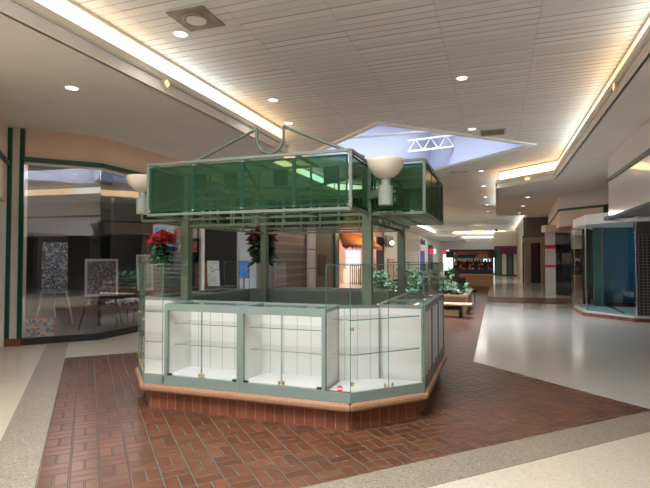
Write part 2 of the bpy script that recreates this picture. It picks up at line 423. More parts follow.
# soffits: polygon, cornice profile and lit cove along the corridor edge
def soffit(name, poly, edge, tnum, coves=True, side=1, mt='soffit'):
    """edge: polyline of the corridor-side edge; side=+1 when the soffit body lies left of its direction"""
    struct(name, MB().prism(poly, ZS, ZS + .16), mt)
    def offs(d):
        out = []
        n = len(edge)
        for i, p in enumerate(edge):
            ns = []
            if i > 0: e = Vector(edge[i]) - Vector(edge[i - 1]); e.normalize(); ns.append(Vector((-e.y, e.x)) * side)
            if i < n - 1: e = Vector(edge[i + 1]) - Vector(edge[i]); e.normalize(); ns.append(Vector((-e.y, e.x)) * side)
            m = ns[0] if len(ns) == 1 else (ns[0] + ns[1]).normalized()
            k = 1 if len(ns) == 1 else 1 / max(.4, m.dot(ns[0]))
            out.append(Vector(p) + m * d * k)
        return out
    def strip(mb, d0, d1, z0, z1):
        A, B = offs(d0), offs(d1)
        for i in range(len(edge) - 1):
            mb.prism([tuple(A[i]), tuple(A[i + 1]), tuple(B[i + 1]), tuple(B[i])], z0, z1)
    mb = MB(); strip(mb, -.012, .03, ZS, ZS + .085); strip(mb, -.03, .03, ZS + .17, ZS + .28); strip(mb, -.045, -.03, ZS + .185, ZS + .205)
    strip(mb, .09, .12, ZC - .045, ZC)
    struct('trim_%d' % tnum, mb, 'cornice')
    mb = MB(); strip(mb, .012, .03, ZS + .085, ZS + .17); struct('trim_%d' % (tnum + 1), mb, 'groove')
    mb = MB(); strip(mb, .03, .2, ZS + .16, ZS + .2); strip(mb, .185, .25, ZS + .16, ZC); struct('trim_%d' % (tnum + 2), mb, 'white')
    return offs, strip
def cove(strip_edge, side, label):
    """a lit fluorescent strip with white reflector behind the cornice"""
    mb = MB()
    for i in range(len(strip_edge) - 1):
        e = (Vector(strip_edge[i + 1]) - Vector(strip_edge[i])).normalized(); nn = Vector((-e.y, e.x)) * side
        a = Vector(strip_edge[i]) + nn * .165; b = Vector(strip_edge[i + 1]) + nn * .165
        mb.panel(tuple(a), tuple(b), ZS + .22, ZC - .035, .03)
    l = Vector(strip_edge[0])
    return single('cove_light', mb, 'cove', label, 'light', (l.x, l.y, ZS + .22))

LE = [(-4.54, Y0), (-4.54, 10.4), (-5.9, 11.76), (-5.9, 18.4), (-4.54, 19.76), (-4.54, 29.5)]
soffit('ceiling_left', [(-9, Y0)] + LE + [(-9, 29.5)], LE, 1, side=1)
cove(LE[:2], 1, 'long bright cove strip along the left soffit above the kiosk')
cove([LE[1], LE[2]], 1, 'short diagonal cove strip where the left soffit steps back behind kiosk')
cove([LE[2], LE[3]], 1, 'cove strip on the stepped-back left soffit beside the skylight')
cove([LE[3], LE[4]], 1, 'short diagonal cove strip left, beyond the skylight')
cove([LE[4], LE[5]], 1, 'far cove strip along the left soffit beyond the skylight')
RE = [(1.72, Y0), (1.72, 16.3), (.05, 17.9), (.05, 29.5)]
soffit('ceiling_right', [(9, 29.5), (9, Y0)] + RE, RE, 5, side=-1)
cove(RE[:2], -1, 'long bright cove strip running down the right soffit from upper right corner')
cove([RE[1], RE[2]], -1, 'diagonal warm cove strip right of the skylight')
cove([RE[2], RE[3]], -1, 'cove strip seen edge-on at the narrow part of the right soffit')
# far lobby: wider recess, cross beams, more cove
CB = [(-7.4, 29.5), (-4.54, 29.5)]
for (y, num) in ((29.5, 30),):
    pass
LE2 = [(-6.2, 29.6), (-6.2, 55), (-4.2, 57), (-4.2, Y1)]
soffit('ceiling_left', [(-9, 29.6)] + LE2 + [(-9, Y1)], LE2, 9, side=1)
cove(LE2[:2], 1, 'cove strip along the left side of the far recess')
cove(LE2[2:], 1, 'farthest cove strip at the left end of the corridor')
RE2 = [(1.72, 29.6), (1.72, 56), (-.2, 57.8), (-.2, Y1)]
soffit('ceiling_right', [(9, Y1), (9, 29.6)] + RE2, RE2, 13, side=-1)
cove(RE2[:2], -1, 'cove strip on the right edge of the far recess beyond the portal')
cove(RE2[2:], -1, 'farthest cove strip at the right end of the corridor')
struct('ceiling_beam', MB().box(-6.2, 1.72, 57.0, 58.6, ZS + .05, ZC), 'soffit')
single('cove_light', MB().box(-6.0, 1.6, 56.9, 56.97, ZS + .36, ZC - .08), 'cove', 'crosswise cove strip spanning the corridor behind the yellow dome light', 'light', (-2.2, 56.9, ZS + .3))
struct('ceiling_beam', MB().box(-4.2, -.2, 66.0, 67.6, ZS + .0, ZC), 'soffit')
single('cove_light', MB().box(-4.0, -.4, 65.9, 65.97, ZS + .25, ZC - .03), 'cove', 'crosswise cove strip farthest down the corridor', 'light', (-2.2, 65.9, ZS + .3))
# roof over all
struct('ceiling_deck', MB().box(XL, XR, 17.2, Y1, 4.72, 4.85), 'dark')

# downlights
def downlight(x, y, z, label, r=.085):
    t = thing('downlight', label, 'light', (x, y, z))
    MB().lathe([(r, 0), (r, -.006), (r + .025, -.008), (r + .03, 0)], (x, y, z), 20).build('trim_ring', 'white', t)
    MB().cyl((x, y), r, z - .005, z - .001).build('lens', 'down', t)
downlight(-3.96, 5.48, ZC, 'round downlight beside the square air diffuser at upper left')
downlight(-3.97, 8.39, ZC, 'round downlight in slatted ceiling above the left canopy roof')
downlight(-4.33 + .0, 9.95, ZC, 'small downlight left of skylight, above the scrolled pipe end')
downlight(-.51, 8.39, ZC, 'round downlight at top centre-right of slatted ceiling, nearest of its row')
downlight(-.5, 11.81, ZC, 'round downlight just left of the rectangular grille vent')
downlight(-5.63, 5.29, ZS, 'round downlight in the smooth left soffit')
for k, y in enumerate((17.66, 21.4, 25.3, 29.0, 33.2)):
    downlight(-.46, y, ZC, ['downlight next past the right corner of the skylight', 'second downlight past the skylight corner', 'third downlight past the skylight corner', 'fourth downlight past the skylight corner', 'fifth and farthest downlight past the skylight corner'][k])
for k, y in enumerate((20.8, 24.3, 28.0)):
    downlight(1.2, y, ZS, ['nearest downlight in the right soffit, above the green trim', 'middle downlight of three in the right soffit', 'farthest downlight of three in the right soffit'][k])
for k, y in enumerate((21.4, 25.3, 29.0, 33.2)):
    downlight(-3.96, y, ZC, ['first left-row downlight seen beyond the canopy', 'second left-row downlight beyond the canopy', 'third left-row downlight beyond the canopy', 'fourth left-row downlight beyond the canopy'][k])
# square diffuser
t = thing('air_diffuser', 'square brownish air diffuser with round centre in the slatted ceiling', 'vent', (-3.52, 5.19, ZC))
M['vent'] = noisy('stained_metal', (.20, .16, .11), (.30, .26, .19), 6, .5)
MB().box(-3.78, -3.26, 4.93, 5.45, ZC - .015, ZC - .001).build('plate', 'vent', t)
MB().lathe([(.17, -.016), (.165, -.03), (.14, -.035), (.13, -.02)], (-3.52, 5.19, ZC), 28).build('ring', 'vent', t)
MB().cyl((-3.52, 5.19), .125, ZC - .032, ZC - .016, 28).build('disc', 'soffit', t)
t = thing('air_grille', 'rectangular grey louvred vent beside the skylight', 'vent', (-.05, 12.26, ZC))
mb = MB()
for a_ in ((-.35, .25, 11.96, 12.0), (-.35, .25, 12.52, 12.56), (-.35, -.31, 12.0, 12.52), (.21, .25, 12.0, 12.52)): mb.box(*a_, ZC - .02, ZC - .001)
mb.build('frame', 'groove', t)
mb = MB()
for k in range(9): mb.box(-.31, .21, 12.02 + k * .055, 12.045 + k * .055, ZC - .015, ZC - .004)
mb.build('louvre', 'vent', t)
t = thing('air_grille', 'faint flat louvred vent in ceiling behind the skylight', 'vent', (-1.2, 17.6, ZC))
mb = MB()
for k in range(8): mb.box(-1.5, -.9, 17.4 + k * .06, 17.43 + k * .06, ZC - .015, ZC - .001)
mb.build('louvre', 'groove', t)
# amber diamonds on the cornice
def diamond(x, y, sx, label):
    t = thing('cornice_lamp', label, 'light', (x, y, 4.135))
    def dm(r, x0, x1):
        pts = [(0, -r), (r, 0), (0, r), (-r, 0)]
        return MB().add([(x0, y + a, 4.135 + b) for a, b in pts] + [(x1, y + a, 4.135 + b) for a, b in pts],
                        [[0, 1, 2, 3], [7, 6, 5, 4]] + [[i, (i + 1) % 4, (i + 1) % 4 + 4, i + 4] for i in range(4)])
    dm(.085, x, x + sx * .05).build('frame', 'cornice', t); dm(.06, x + sx * .05, x + sx * .056).build('lens', 'amber', t)
diamond(-4.54, 5.9, 1, 'small amber diamond lamp on the left cornice below the long cove strip')
diamond(1.72, 8.2, -1, 'small amber diamond lamp on the right cornice')
t = thing('cornice_lamp', 'small amber lamp on the diagonal cornice right of the skylight', 'light', (1.0, 17.0, 4.15))
MB().panel((.93, 17.05), (1.07, 16.92), 4.09, 4.21, .04).build('frame', 'cornice', t)
MB().panel((.90, 17.02), (1.04, 16.89), 4.11, 4.19, .01).build('lens', 'amber', t)
# dome lamp far away
t = thing('dome_light', 'wide glowing yellow bowl lamp hanging in the far recess', 'light', (-1.56, 47, 4.0))
MB().lathe([(.01, -.32), (.25, -.28), (.45, -.16), (.55, 0), (.5, .02)], (-1.56, 47, 4.1), 24).build('bowl', 'dome', t)
MB().lathe([(.55, 0), (.60, 0), (.60, .06), (.55, .06)], (-1.56, 47, 4.1), 24).build('rim', 'cornice', t)
MB().tube([(-1.56, 47, 4.1), (-1.56, 47, ZC - .005)], .02).build('stem', 'cornice', t)
single('security_camera', MB().lathe([(0.01, -.16), (.09, -.12), (.12, 0), (.12, .04)], (.05, 43.0, 3.95), 14), 'black', 'small black dome camera hanging at far right ceiling edge', 'camera', (.05, 43.0, 3.95))

# ============================================================ LEFT WALL + SHOP
ZH = 3.38
A_ = (-8.22, 6.68); B_ = (-7.35, 7.63); GX = -7.35
P0 = (-8.45, 6.54)
# pillar
struct('wall_left', MB().panel(P0, A_, 0, ZS, .18, .09), 'cream')
def gpost(name_i, f):
    d = (Vector(A_) - Vector(P0)); c = Vector(P0) + d * f; u = d.normalized(); n = Vector((u.y, -u.x))
    mb = MB(); p = c - u * .038 + n * .02; q = c + u * .038 + n * .02
    mb.panel(tuple(p), tuple(q), .13, ZS - .01, .045); struct('trim_%d' % name_i, mb, 'green_dark')
gpost(40, .12); gpost(41, .90)
struct('baseboard_left', MB().panel(P0, A_, 0, .13, .05, -.03), 'soldier')
# neighbouring shop front, coming towards the camera
Q_ = (P0[0] + 2.2, P0[1] - 2.2)
def lerp2(p, q, f): return (p[0] + (q[0] - p[0]) * f, p[1] + (q[1] - p[1]) * f)
struct('wall_left', MB().panel(P0, Q_, 2.62, ZS, .15, -.08), 'peach_pale')
struct('wall_left', MB().panel(P0, lerp2(P0, Q_, .05), 0, 2.62, .15, -.08), 'cream')
struct('trim_42', MB().panel(P0, Q_, 3.28, 3.36, .04, .02), 'green_dark')
struct('wall_left', MB().panel(lerp2(P0, Q_, .05), Q_, 0, 2.62, .05, -.9), 'dark_grey')
struct('wall_left', MB().panel((Q_[0], Q_[1]), (Q_[0], Y0), 0, ZS, .15, .08), 'peach_pale')
# wall over the shop window
segs = [(A_, B_), (B_, (GX, 24.0))]
mb = MB()
for p, q in segs: mb.panel(p, q, ZH + .08, ZS, .12, .06)
struct('wall_left', mb, 'peach')
mb = MB()
for p, q in segs: mb.panel(p, q, ZH, ZH + .085, .16, .03)
struct('trim_43', mb, 'green_dark')
mb = MB()
for p, q in [segs[0], (B_, (GX, 19.0))]: mb.panel(p, q, ZH - .05, ZH, .05, .03)
struct('trim_44', mb, 'cream')
mb = MB()
for p, q in [segs[0], (B_, (GX, 11.1))]: mb.panel(p, q, 0, .13, .1, .04)
struct('baseboard_left', mb, 'black')
w = structe('window_1')
MB().panel(A_, B_, .13, ZH - .05, .012).build('pane', 'shop_glass', w)
w = structe('window_2')
for k in range(2):
    MB().box(GX - .006, GX + .006, 7.64 + k * 1.74, 7.63 + (k + 1) * 1.74, .13, ZH - .05).build('pane', 'shop_glass', w)
struct('trim_45', MB().box(GX - .05, GX + .04, 11.12, 11.24, 0, ZH), 'white')
# shop interior
struct('floor', MB().prism([(-15.5, 6.2), (-8.75, 6.55), (A_[0] - .05, A_[1] + .05), (GX - .06, 7.7), (GX - .06, 16), (-15.5, 16)], 0, .1), 'floor_dark')
struct('wall_back', MB().box(-15.6, -15.5, 5.8, 20, 0, ZS), 'mid_grey')
struct('wall_back', MB().box(-15.5, -8.7, 5.9, 6.0, 0, ZS), 'dark_grey')
struct('wall_back', MB().box(-15.5, GX - .1, 16.0, 16.1, 0, ZS), 'dark_grey')
struct('ceiling_shop', MB().box(-15.5, -9.0, 5.8, 20, ZS, ZS + .1), 'dark_grey')
struct('ceiling_shop', MB().box(-12.2, -12.0, 6, 16, 2.3, ZS), 'mid_grey')
mb = MB()
for k in range(5): mb.box(-12.15, -12.0, 6.2 + k * 2, 7.2 + k * 2, .1, 2.3)
struct('wall_back', mb, 'dark')

# easels with pictures
def easel(name_label, x, y, face, h, wd, mt, tray):
    """face: angle of the viewing direction (towards the corridor)"""
    t = thing('easel', name_label, 'easel', (x, y, .1))
    c, s = math.cos(face), math.sin(face)
    def L(u, v, z): return (x + c * v - s * u, y + s * v + c * u, .1 + z)   # u across, v towards viewer
    for sg in (-1, 1): MB().bar(L(sg * wd * .6, .28, 0), L(sg * .05, -.02, h), .03).build('leg', mt, t)
    MB().bar(L(0, -.5, 0), L(0, -.03, h), .03).build('leg', mt, t)
    MB().bar(L(-wd * .45, .17, tray), L(wd * .45, .17, tray), .03, .05).build('tray', mt, t)
    return L
def picture(name, label, L, z0, z1, wd, artm, framem, fw, lean=.08, v0=.2, cat='painting'):
    loc = L(0, v0, z0); t = thing(name, label, cat, loc)
    def quad(mb, u0, u1, a, b, d0, d1):
        f = lambda z: v0 - lean * (z - z0) / (z1 - z0)
        vs = [L(u, f(z) + d, z) for d in (d0, d1) for u, z in ((u0, a), (u1, a), (u1, b), (u0, b))]
        mb.add(vs, [[0, 1, 2, 3], [7, 6, 5, 4], [0, 4, 5, 1], [1, 5, 6, 2], [2, 6, 7, 3], [3, 7, 4, 0]]); return mb
    quad(MB(), -wd / 2 + fw, wd / 2 - fw, z0 + fw, z1 - fw, 0, .02).build('canvas', artm, t)
    if fw > .005:
        mb = MB(); quad(mb, -wd / 2, wd / 2, z0, z0 + fw, -.005, .03); quad(mb, -wd / 2, wd / 2, z1 - fw, z1, -.005, .03)
        quad(mb, -wd / 2, -wd / 2 + fw, z0 + fw, z1 - fw, -.005, .03); quad(mb, wd / 2 - fw, wd / 2, z0 + fw, z1 - fw, -.005, .03)
        mb.build('frame', framem, t)
    return t
fa = math.radians(-42)
L = easel('pale wooden easel holding the tall blue mosaic picture', -9.6, 8.62, fa, 1.75, .62, 'wood_pale', .72)
picture('canvas_painting', 'tall unframed blue and rust mosaic painting on the pale easel', L, .76, 1.86, .52, 'art_mosaic', 'white', .002, .1)
L = easel('dark metal easel behind the middle window pane, left of the patterned cushions', -8.0, 8.35, fa, 1.5, .72, 'darkmetal', .66)
picture('framed_painting', 'white-framed woven pattern picture on the dark easel', L, .70, 1.48, .64, 'art_red', 'white', .045, .1)
L = easel('slim dark easel beside the left end of the kiosk', -8.0, 9.65, math.radians(-30), 1.4, .5, 'darkmetal', .7)
picture('framed_painting', 'narrow white-framed tree picture on the slim easel near red poinsettia', L, .74, 1.58, .38, 'art_tree', 'white', .04, .1)
# floor picture
def Lf(u, v, z): return (-8.17 + R2 * u + R2 * v, 6.98 + R2 * u - R2 * v, .1 + z)
picture('canvas_painting', 'small colourful street-scene painting leaning low against the window', Lf, .01, .36, .55, 'art_floor', 'red', .012, .1, 0)
# bench with patterned cushions
t = thing('display_bench', 'low dark bench under the black and white cushions', 'bench', (-7.95, 9.3, .1))
MB().box(-8.25, -7.7, 8.5, 9.45, .46, .5).build('seat', 'mid_grey', t)
for x in (-8.2, -7.75):
    for y in (8.55, 9.4): MB().bar((x, y, .1), (x, y, .46), .03).build('leg', 'darkmetal', t)
def pillow(x, y, z, rx, ry, rz, label, m, name='cushion', grp=None):
    vs = []; fs = []; n = 12; k_ = 8
    for i in range(k_ + 1):
        ph = -math.pi / 2 + math.pi * i / k_
        for j in range(n * 2):
            th = math.pi * j / n
            cx = math.copysign(abs(math.cos(th)) ** .55, math.cos(th)) * math.cos(ph) ** .6 if abs(math.cos(ph)) > 1e-6 else 0
            cy = math.copysign(abs(math.sin(th)) ** .55, math.sin(th)) * math.cos(ph) ** .6 if abs(math.cos(ph)) > 1e-6 else 0
            vs.append((x + rx * cx, y + ry * cy, z + rz * (1 + math.sin(ph))))
    N2 = n * 2
    for i in range(k_):
        for j in range(N2): fs.append([i * N2 + j, i * N2 + (j + 1) % N2, (i + 1) * N2 + (j + 1) % N2, (i + 1) * N2 + j])
    return single(name, MB().add(vs, fs, True), m, label, 'cushion', (x, y, z), grp)
pillow(-7.95, 8.8, .5, .22, .24, .09, 'black and white patterned cushion on the window bench, nearer the framed woven picture', 'fabric_pat')
pillow(-7.95, 9.22, .5, .22, .22, .09, 'black and white patterned cushion on the window bench, nearer the kiosk', 'fabric_pat')
# magazine rack at the end of shop
t = thing('magazine_rack', 'white slatted rack with printed covers behind the kiosk left post', 'rack', (-8.3, 10.6, .1))
mb = MB(); mb.box(-8.7, -7.5, 10.9, 10.94, .1, 2.5)
for k in range(14): mb.box(-8.7, -7.5, 10.85, 10.9, .3 + k * .11, .34 + k * .11)
mb.build('slat_panel', 'grey_slat', t)
for k in range(4):
    for j in range(2):
        MB().box(-8.45 + .35 * k - .12, -8.45 + .35 * k + .12, 10.83, 10.845, 1.75 + j * .36, 2.05 + j * .36).build('cover', ['art_red', 'art_blue', 'art_mosaic', 'art_brown'][(k + j) % 4], t)

# ---- second shop (gallery) and the row of fronts behind the kiosk
struct('wall_left', MB().box(-7.5, -7.4, 13.3, 14.4, 0, ZH), 'pale_pier')
struct('wall_left', MB().box(-7.5, -7.4, 14.4, 15.9, 0, ZH), 'mid_grey')
struct('wall_left', MB().box(GX - .2, GX, 11.24, 13.3, 2.75, ZH), 'dark_grey')
struct('wall_back', MB().box(-10.5, -10.4, 11.3, 15.8, .1, ZS), 'dark')
def Lg(x, y, a):
    c, s = math.cos(a), math.sin(a)
    return lambda u, v, z: (x + c * v - s * u, y + s * v + c * u, .1 + z)
L = Lg(-7.78, 12.45, math.radians(-50))
tb = thing('display_table', 'long dark table in the gallery doorway under the leaning pictures', 'table', (-7.9, 12.3, .1))
MB().box(-8.4, -7.5, 11.6, 13.2, .74, .78).build('tabletop', 'dark_grey', tb)
for x in (-8.25, -7.55):
    for y in (11.45, 13.05): MB().bar((x, y, .1), (x, y, .74), .04).build('leg', 'darkmetal', tb)
picture('framed_painting', 'bright sky and meadow picture leaning in the dark gallery', L, .69, 1.42, .34, 'art_land', 'white', .012, .22, .0)
L = Lg(-8.05, 12.25, math.radians(-50))
picture('framed_painting', 'dark red and orange picture leaning left of the sky picture', L, .69, 1.36, .40, 'art_brown', 'black', .012, .2, .0)
L = Lg(-7.2, 13.2, math.radians(-50))
picture('poster', 'blue poster panel with glossy surface standing beside the pale wall', L, .69 + .2, 1.42, .30, 'art_blue', 'black', .01, .05, .0, cat='poster')
single('poster_stand', MB().cyl((-7.2, 13.2), .16, .004, .03).cyl((-7.2, 13.2), .02, .03, .99, 10), 'black', 'small black stand under the blue poster', 'stand', (-7.2, 13.2, 0))
# grille, white pier, grey wall
g = structe('door_1')
MB().box(GX - .1, GX - .04, 15.9, 18.9, 0, ZH).build('roller_grille', 'grille2', g)
struct('wall_left', MB().box(GX - .2, GX + .05, 18.9, 19.7, 0, ZH), 'white')
mb = MB()
for z in (1.15, 1.95): mb.box(GX - .2, GX + .055, 18.9, 19.7, z, z + .03)
struct('trim_46', mb, 'dark_grey')
struct('wall_left', MB().box(GX - .2, GX, 19.7, 22.3, 0, ZS), 'mid_grey')
single('wall_notice', MB().box(GX, GX + .02, 20.2, 21.2, .8, 1.75), 'dark_grey', 'dark framed notice board on the grey wall left of the awning shop', 'notice', (GX, 20.7, .8))
struct('trim_47', MB().box(GX - .2, GX + .1, 22.3, 22.9, 0, ZS), 'teal_green')
# awning shop : bright interior
struct('wall_left', MB().box(GX - .1, GX, 22.9, 33.0, 3.0, ZS), 'pink')
struct('wall_back', MB().box(-11.5, -11.4, 22.5, 33, 0, ZS), 'peach_pale')
struct('wall_back', MB().box(-11.4, GX - .1, 33, 33.1, 0, ZS), 'peach_pale')
struct('wall_back', MB().box(-11.4, GX - .2, 22.6, 22.7, 0, ZS), 'white')
t = thing('shop_awning', 'lit orange scalloped awning over the bright shop behind the kiosk', 'awning', (-6.9, 27, 2.1))
mb = MB(); ya, yb = 22.9, 30.0; n = 24
ring = []
for k in range(n + 1):
    y = ya + (yb - ya) * k / n; bulge = math.sin(math.pi * k / n) ** .5 * .9
    ring.append(((GX + .02, y, 2.95), (GX + .25 + bulge, y, 2.25)))
vs = [p for r in ring for p in r]
mb.add(vs, [[2 * k, 2 * k + 1, 2 * k + 3, 2 * k + 2] for k in range(n)], True)
o = mb.build('canopy_sheet', 'orange', t); sd = o.modifiers.new('s', 'SOLIDIFY'); sd.thickness = .03
M['scallop'] = mat('red_scallop', (.55, .12, .08), .6)
mb = MB()
for k in range(n):
    p, q = Vector(ring[k][1]), Vector(ring[k + 1][1]); m_ = (p + q) / 2
    mb.add([p, q, q - Vector((0, 0, .10)), m_ - Vector((0, 0, .2)), p - Vector((0, 0, .10))], [[0, 1, 2, 3, 4]])
o = mb.build('valance', 'scallop', t); sd = o.modifiers.new('s', 'SOLIDIFY'); sd.thickness = .02
t = thing('awning_lamp', 'bright warm globe lamp at the right side of the orange awning', 'light', (-6.2, 30.6, 2.5))
MB().lathe([(.01, -.14), (.1, -.1), (.14, 0), (.1, .1), (.01, .14)], (-6.2, 30.6, 2.55), 14).build('globe', 'bulb', t)
MB().tube([(GX, 30.6, 2.55), (-6.3, 30.6, 2.55)], .02).build('arm', 'darkmetal', t)
single('violet_light_tube', MB().box(-9.1, -8.15, 29.95, 30.1, 1.95, 2.08), 'violet', 'violet light bar glowing over a display inside the awning shop', 'light', (-8.6, 30, 1.95))
t = thing('display_case', 'bright white display cabinet with violet glow inside the awning shop', 'cabinet', (-8.65, 30, 0))
MB().box(-9.1, -8.15, 29.6, 30.2, .004, .9).build('body', 'white', t)
MB().box(-9.1, -8.15, 30.1, 30.2, .9, 2.0).build('back_panel', 'signlit', t)
for z in (1.25, 1.6): MB().box(-9.1, -8.15, 29.7, 30.1, z, z + .02).build('shelf', 'glass_edge', t)
mb = MB()
for k in range(7): mb.bar((-7.9 + .12 * k, 27.5, .004), (-7.9 + .12 * k, 27.5, 1.2), .04)
mb.bar((-8.0, 27.5, 1.2), (-7.1, 27.5, 1.2), .05); mb.bar((-8.0, 27.5, .15), (-7.1, 27.5, .15), .05)
single('railing', mb, 'darkmetal', 'short dark railing in front of the violet lit case', 'railing', (-7.5, 27.5, 0))
struct('wall_left', MB().box(GX - .1, GX, 29.2, 30.2, 0, 3.0), 'peach_pale')
struct('wall_left', MB().box(GX - .1, GX, 31.6, 33.6, 0, 3.0), 'dark')
single('hanging_screen', MB().box(-6.95, -6.85, 32.0, 34.2, 2.35, 3.1), 'black', 'black screen hanging beside the orange awning', 'screen', (-6.9, 33, 2.35))
single('poster', MB().box(-7.3, -7.2, 34.4, 36.4, 0.2, 1.55), 'pink', 'pale pink poster board right of the black shopfront', 'poster', (-7.25, 35.4, .2))
# farther left wall
struct('wall_left', MB().box(GX - .2, GX, 33.6, 46.0, 0, ZS), 'cream')
single('blade_sign', MB().box(GX, -6.4, 43.9, 44.2, 2.2, 3.3), 'white', 'white boxed sign projecting from the cream wall on the left', 'sign', (-6.9, 44, 2.2))
struct('wall_left', MB().box(GX - .2, GX, 46.0, Y1, 0, ZS), 'cream')
d = structe('door_2')
MB().box(GX, GX + .06, 50.0, 53.5, 0, 2.35).build('door_leaf', 'blue', d)
MB().box(GX, GX + .1, 49.2, 50.0, 0, 2.6).build('jamb', 'white', d); MB().box(GX, GX + .1, 53.5, 54.3, 0, 2.6).build('jamb', 'white', d)
t = thing('shop_sign', 'white sign board with a dark emblem above the blue door', 'sign', (GX + .05, 51.7, 2.7))
MB().box(GX, GX + .1, 48.8, 55.4, 2.65, 3.75).build('board', 'white', t)
mb = MB()
for k, (yy, hh_) in enumerate(((50.1, .5), (51.0, .62), (51.9, .45), (52.8, .55))): mb.box(GX + .1, GX + .13, yy, yy + .7, 3.0, 3.0 + hh_)
mb.build('emblem', 'navy', t)
single('banner', MB().box(GX + .02, GX + .1, 57.0, 60.5, .2, 3.1), 'navy', 'dark blue banner beyond the white shop sign', 'banner', (GX, 58.5, .2))
for k, (y, lb) in enumerate(((54.5, 'nearer red and white hanging sign at the far left'), (62.0, 'farther red and white hanging sign at the far left'))):
    x0 = (-6.45, -5.75)[k]
    t = thing('hanging_sign', lb, 'sign', (x0, y, 2.2))
    MB().box(x0 - .45, x0 + .0, y, y + .1, 2.05, 2.6).build('red_panel', 'signred', t); MB().box(x0, x0 + .25, y, y + .1, 2.05, 2.6).build('white_panel', 'signlit', t)

# ============================================================ RIGHT SIDE
RX = 2.5
struct('wall_right', MB().box(RX, RX + .15, Y0, 13.0, 3.46, ZS), 'wallr')
struct('wall_right', MB().box(RX + .15, 6, 12.9, 13.0, 2.57, ZS), 'wallr')
M['gloss_panel'] = mat('glossy_white_panel', (.74, .73, .75), .12, coat=.5)
struct('wall_right', MB().box(RX, RX + .15, Y0, 13.0, 2.57, 3.38), 'gloss_panel')
struct('trim_50', MB().box(RX - .03, RX + .15, Y0, 13.03, 3.38, 3.46), 'green_dark')
struct('ceiling_entry', MB().box(RX + .15, 8.9, Y0, 14.4, 2.57, 2.66), 'mid_grey')
mb = MB(); mb.prism([(2.55, 13.03), (3.15, 13.03), (2.95, 13.6)], 2.57, 2.72); mb.prism([(2.75, 13.6), (3.35, 13.6), (3.1, 14.2)], 2.55, 2.66); struct('trim_51', mb, 'white')
# bay window platform
bay = [(2.27, 17.0), (2.32, 15.29), (3.28, 14.2), (8.9, 14.2), (8.9, 18.3), (3.4, 18.3)]
struct('floor_bay', MB().prism(bay, 0, .14), 'white')
M['plat'] = mat('pale_blue_platform', (.40, .48, .50), .35)
def inset(poly, d):
    c = (5.0, 16.3); return [(x + (c[0] - x) * d, y + (c[1] - y) * d) for x, y in poly]
struct('floor_bay', MB().prism(inset(bay, .03), .14, .15), 'plat')
mb = MB()
for p, q in zip(bay[:3], bay[1:4]): mb.panel(p, q, 0, .09, .05, -.03)
struct('baseboard_right', mb, 'soldier')
struct('ceiling_bay', MB().prism([(2.30, 17.2), (2.36, 15.15), (3.1, 14.25), (3.1, 13.05), (8.9, 13.05), (8.9, 18.4), (3.2, 18.4)], 2.52, 2.80), 'white')
w = structe('window_3')
for p, q in zip(bay[:2], bay[1:3]): MB().panel(p, q, .15, 2.52, .012, -.05).build('pane', 'shop_glass_r', w)
for p in (bay[0], bay[1], bay[2]):
    MB().cyl((p[0] + .05, p[1] + .03), .022, .15, 2.52, 10).build('mullion', 'chrome', w)
struct('wall_right', MB().box(3.05, 6, 16.9, 17.0, .15, 2.52), 'teal')
struct('wall_right', MB().box(3.12, 3.2, 14.9, 17.0, .15, .17), 'black')
struct('baseboard_right', MB().box(3.2, 6, 16.75, 16.9, .15, .28), 'black')
struct('trim_52', MB().box(2.82, 3.0, 16.8, 17.0, .15, 2.52), 'teal_green')
struct('trim_53', MB().box(3.0, 3.05, 16.7, 16.9, .15, 2.52), 'sage')
struct('wall_right', MB().box(2.45, 2.8, 17.4, 17.5, 0, 2.52), 'dark')
g = structe('door_3')
MB().box(3.34, 8.8, 14.3, 14.34, .1, 2.45).build('roller_grille', 'grille', g)
struct('wall_right', MB().box(3.3, 8.8, 14.26, 14.36, 2.2, 2.57), 'dark_grey')
struct('wall_right', MB().box(3.6, 8.9, 15.2, 15.3, 0, 2.52), 'dark')
struct('wall_right', MB().box(8.9, 9.0, Y0, 22, 0, ZS), 'mid_grey')
# near right storefront under the entry soffit (outside the frame edge)
struct('wall_right', MB().box(5.2, 5.35, Y0, 13.0, 0, 2.57), 'mid_grey')
# wall beyond with green trim
W2 = [(6.0, 16.8), (3.62, 19.19), (2.28, 20.52), (2.78, 30.0)]
mb = MB(); mbg = MB(); mbp = MB()
for p, q in zip(W2, W2[1:]):
    mb.panel(p, q, 3.46, ZS, .1, -.05); mbg.panel(p, q, 3.38, 3.46, .16, -.05); mbp.panel(p, q, 2.8, 3.38, .1, -.06)
struct('wall_right', mb, 'wallr'); struct('trim_54', mbg, 'green_dark'); struct('wall_right', mbp, 'peach_pale')
struct('trim_55', MB().box(3.52, 3.66, 19.05, 19.2, 2.8, 3.42), 'green_dark')
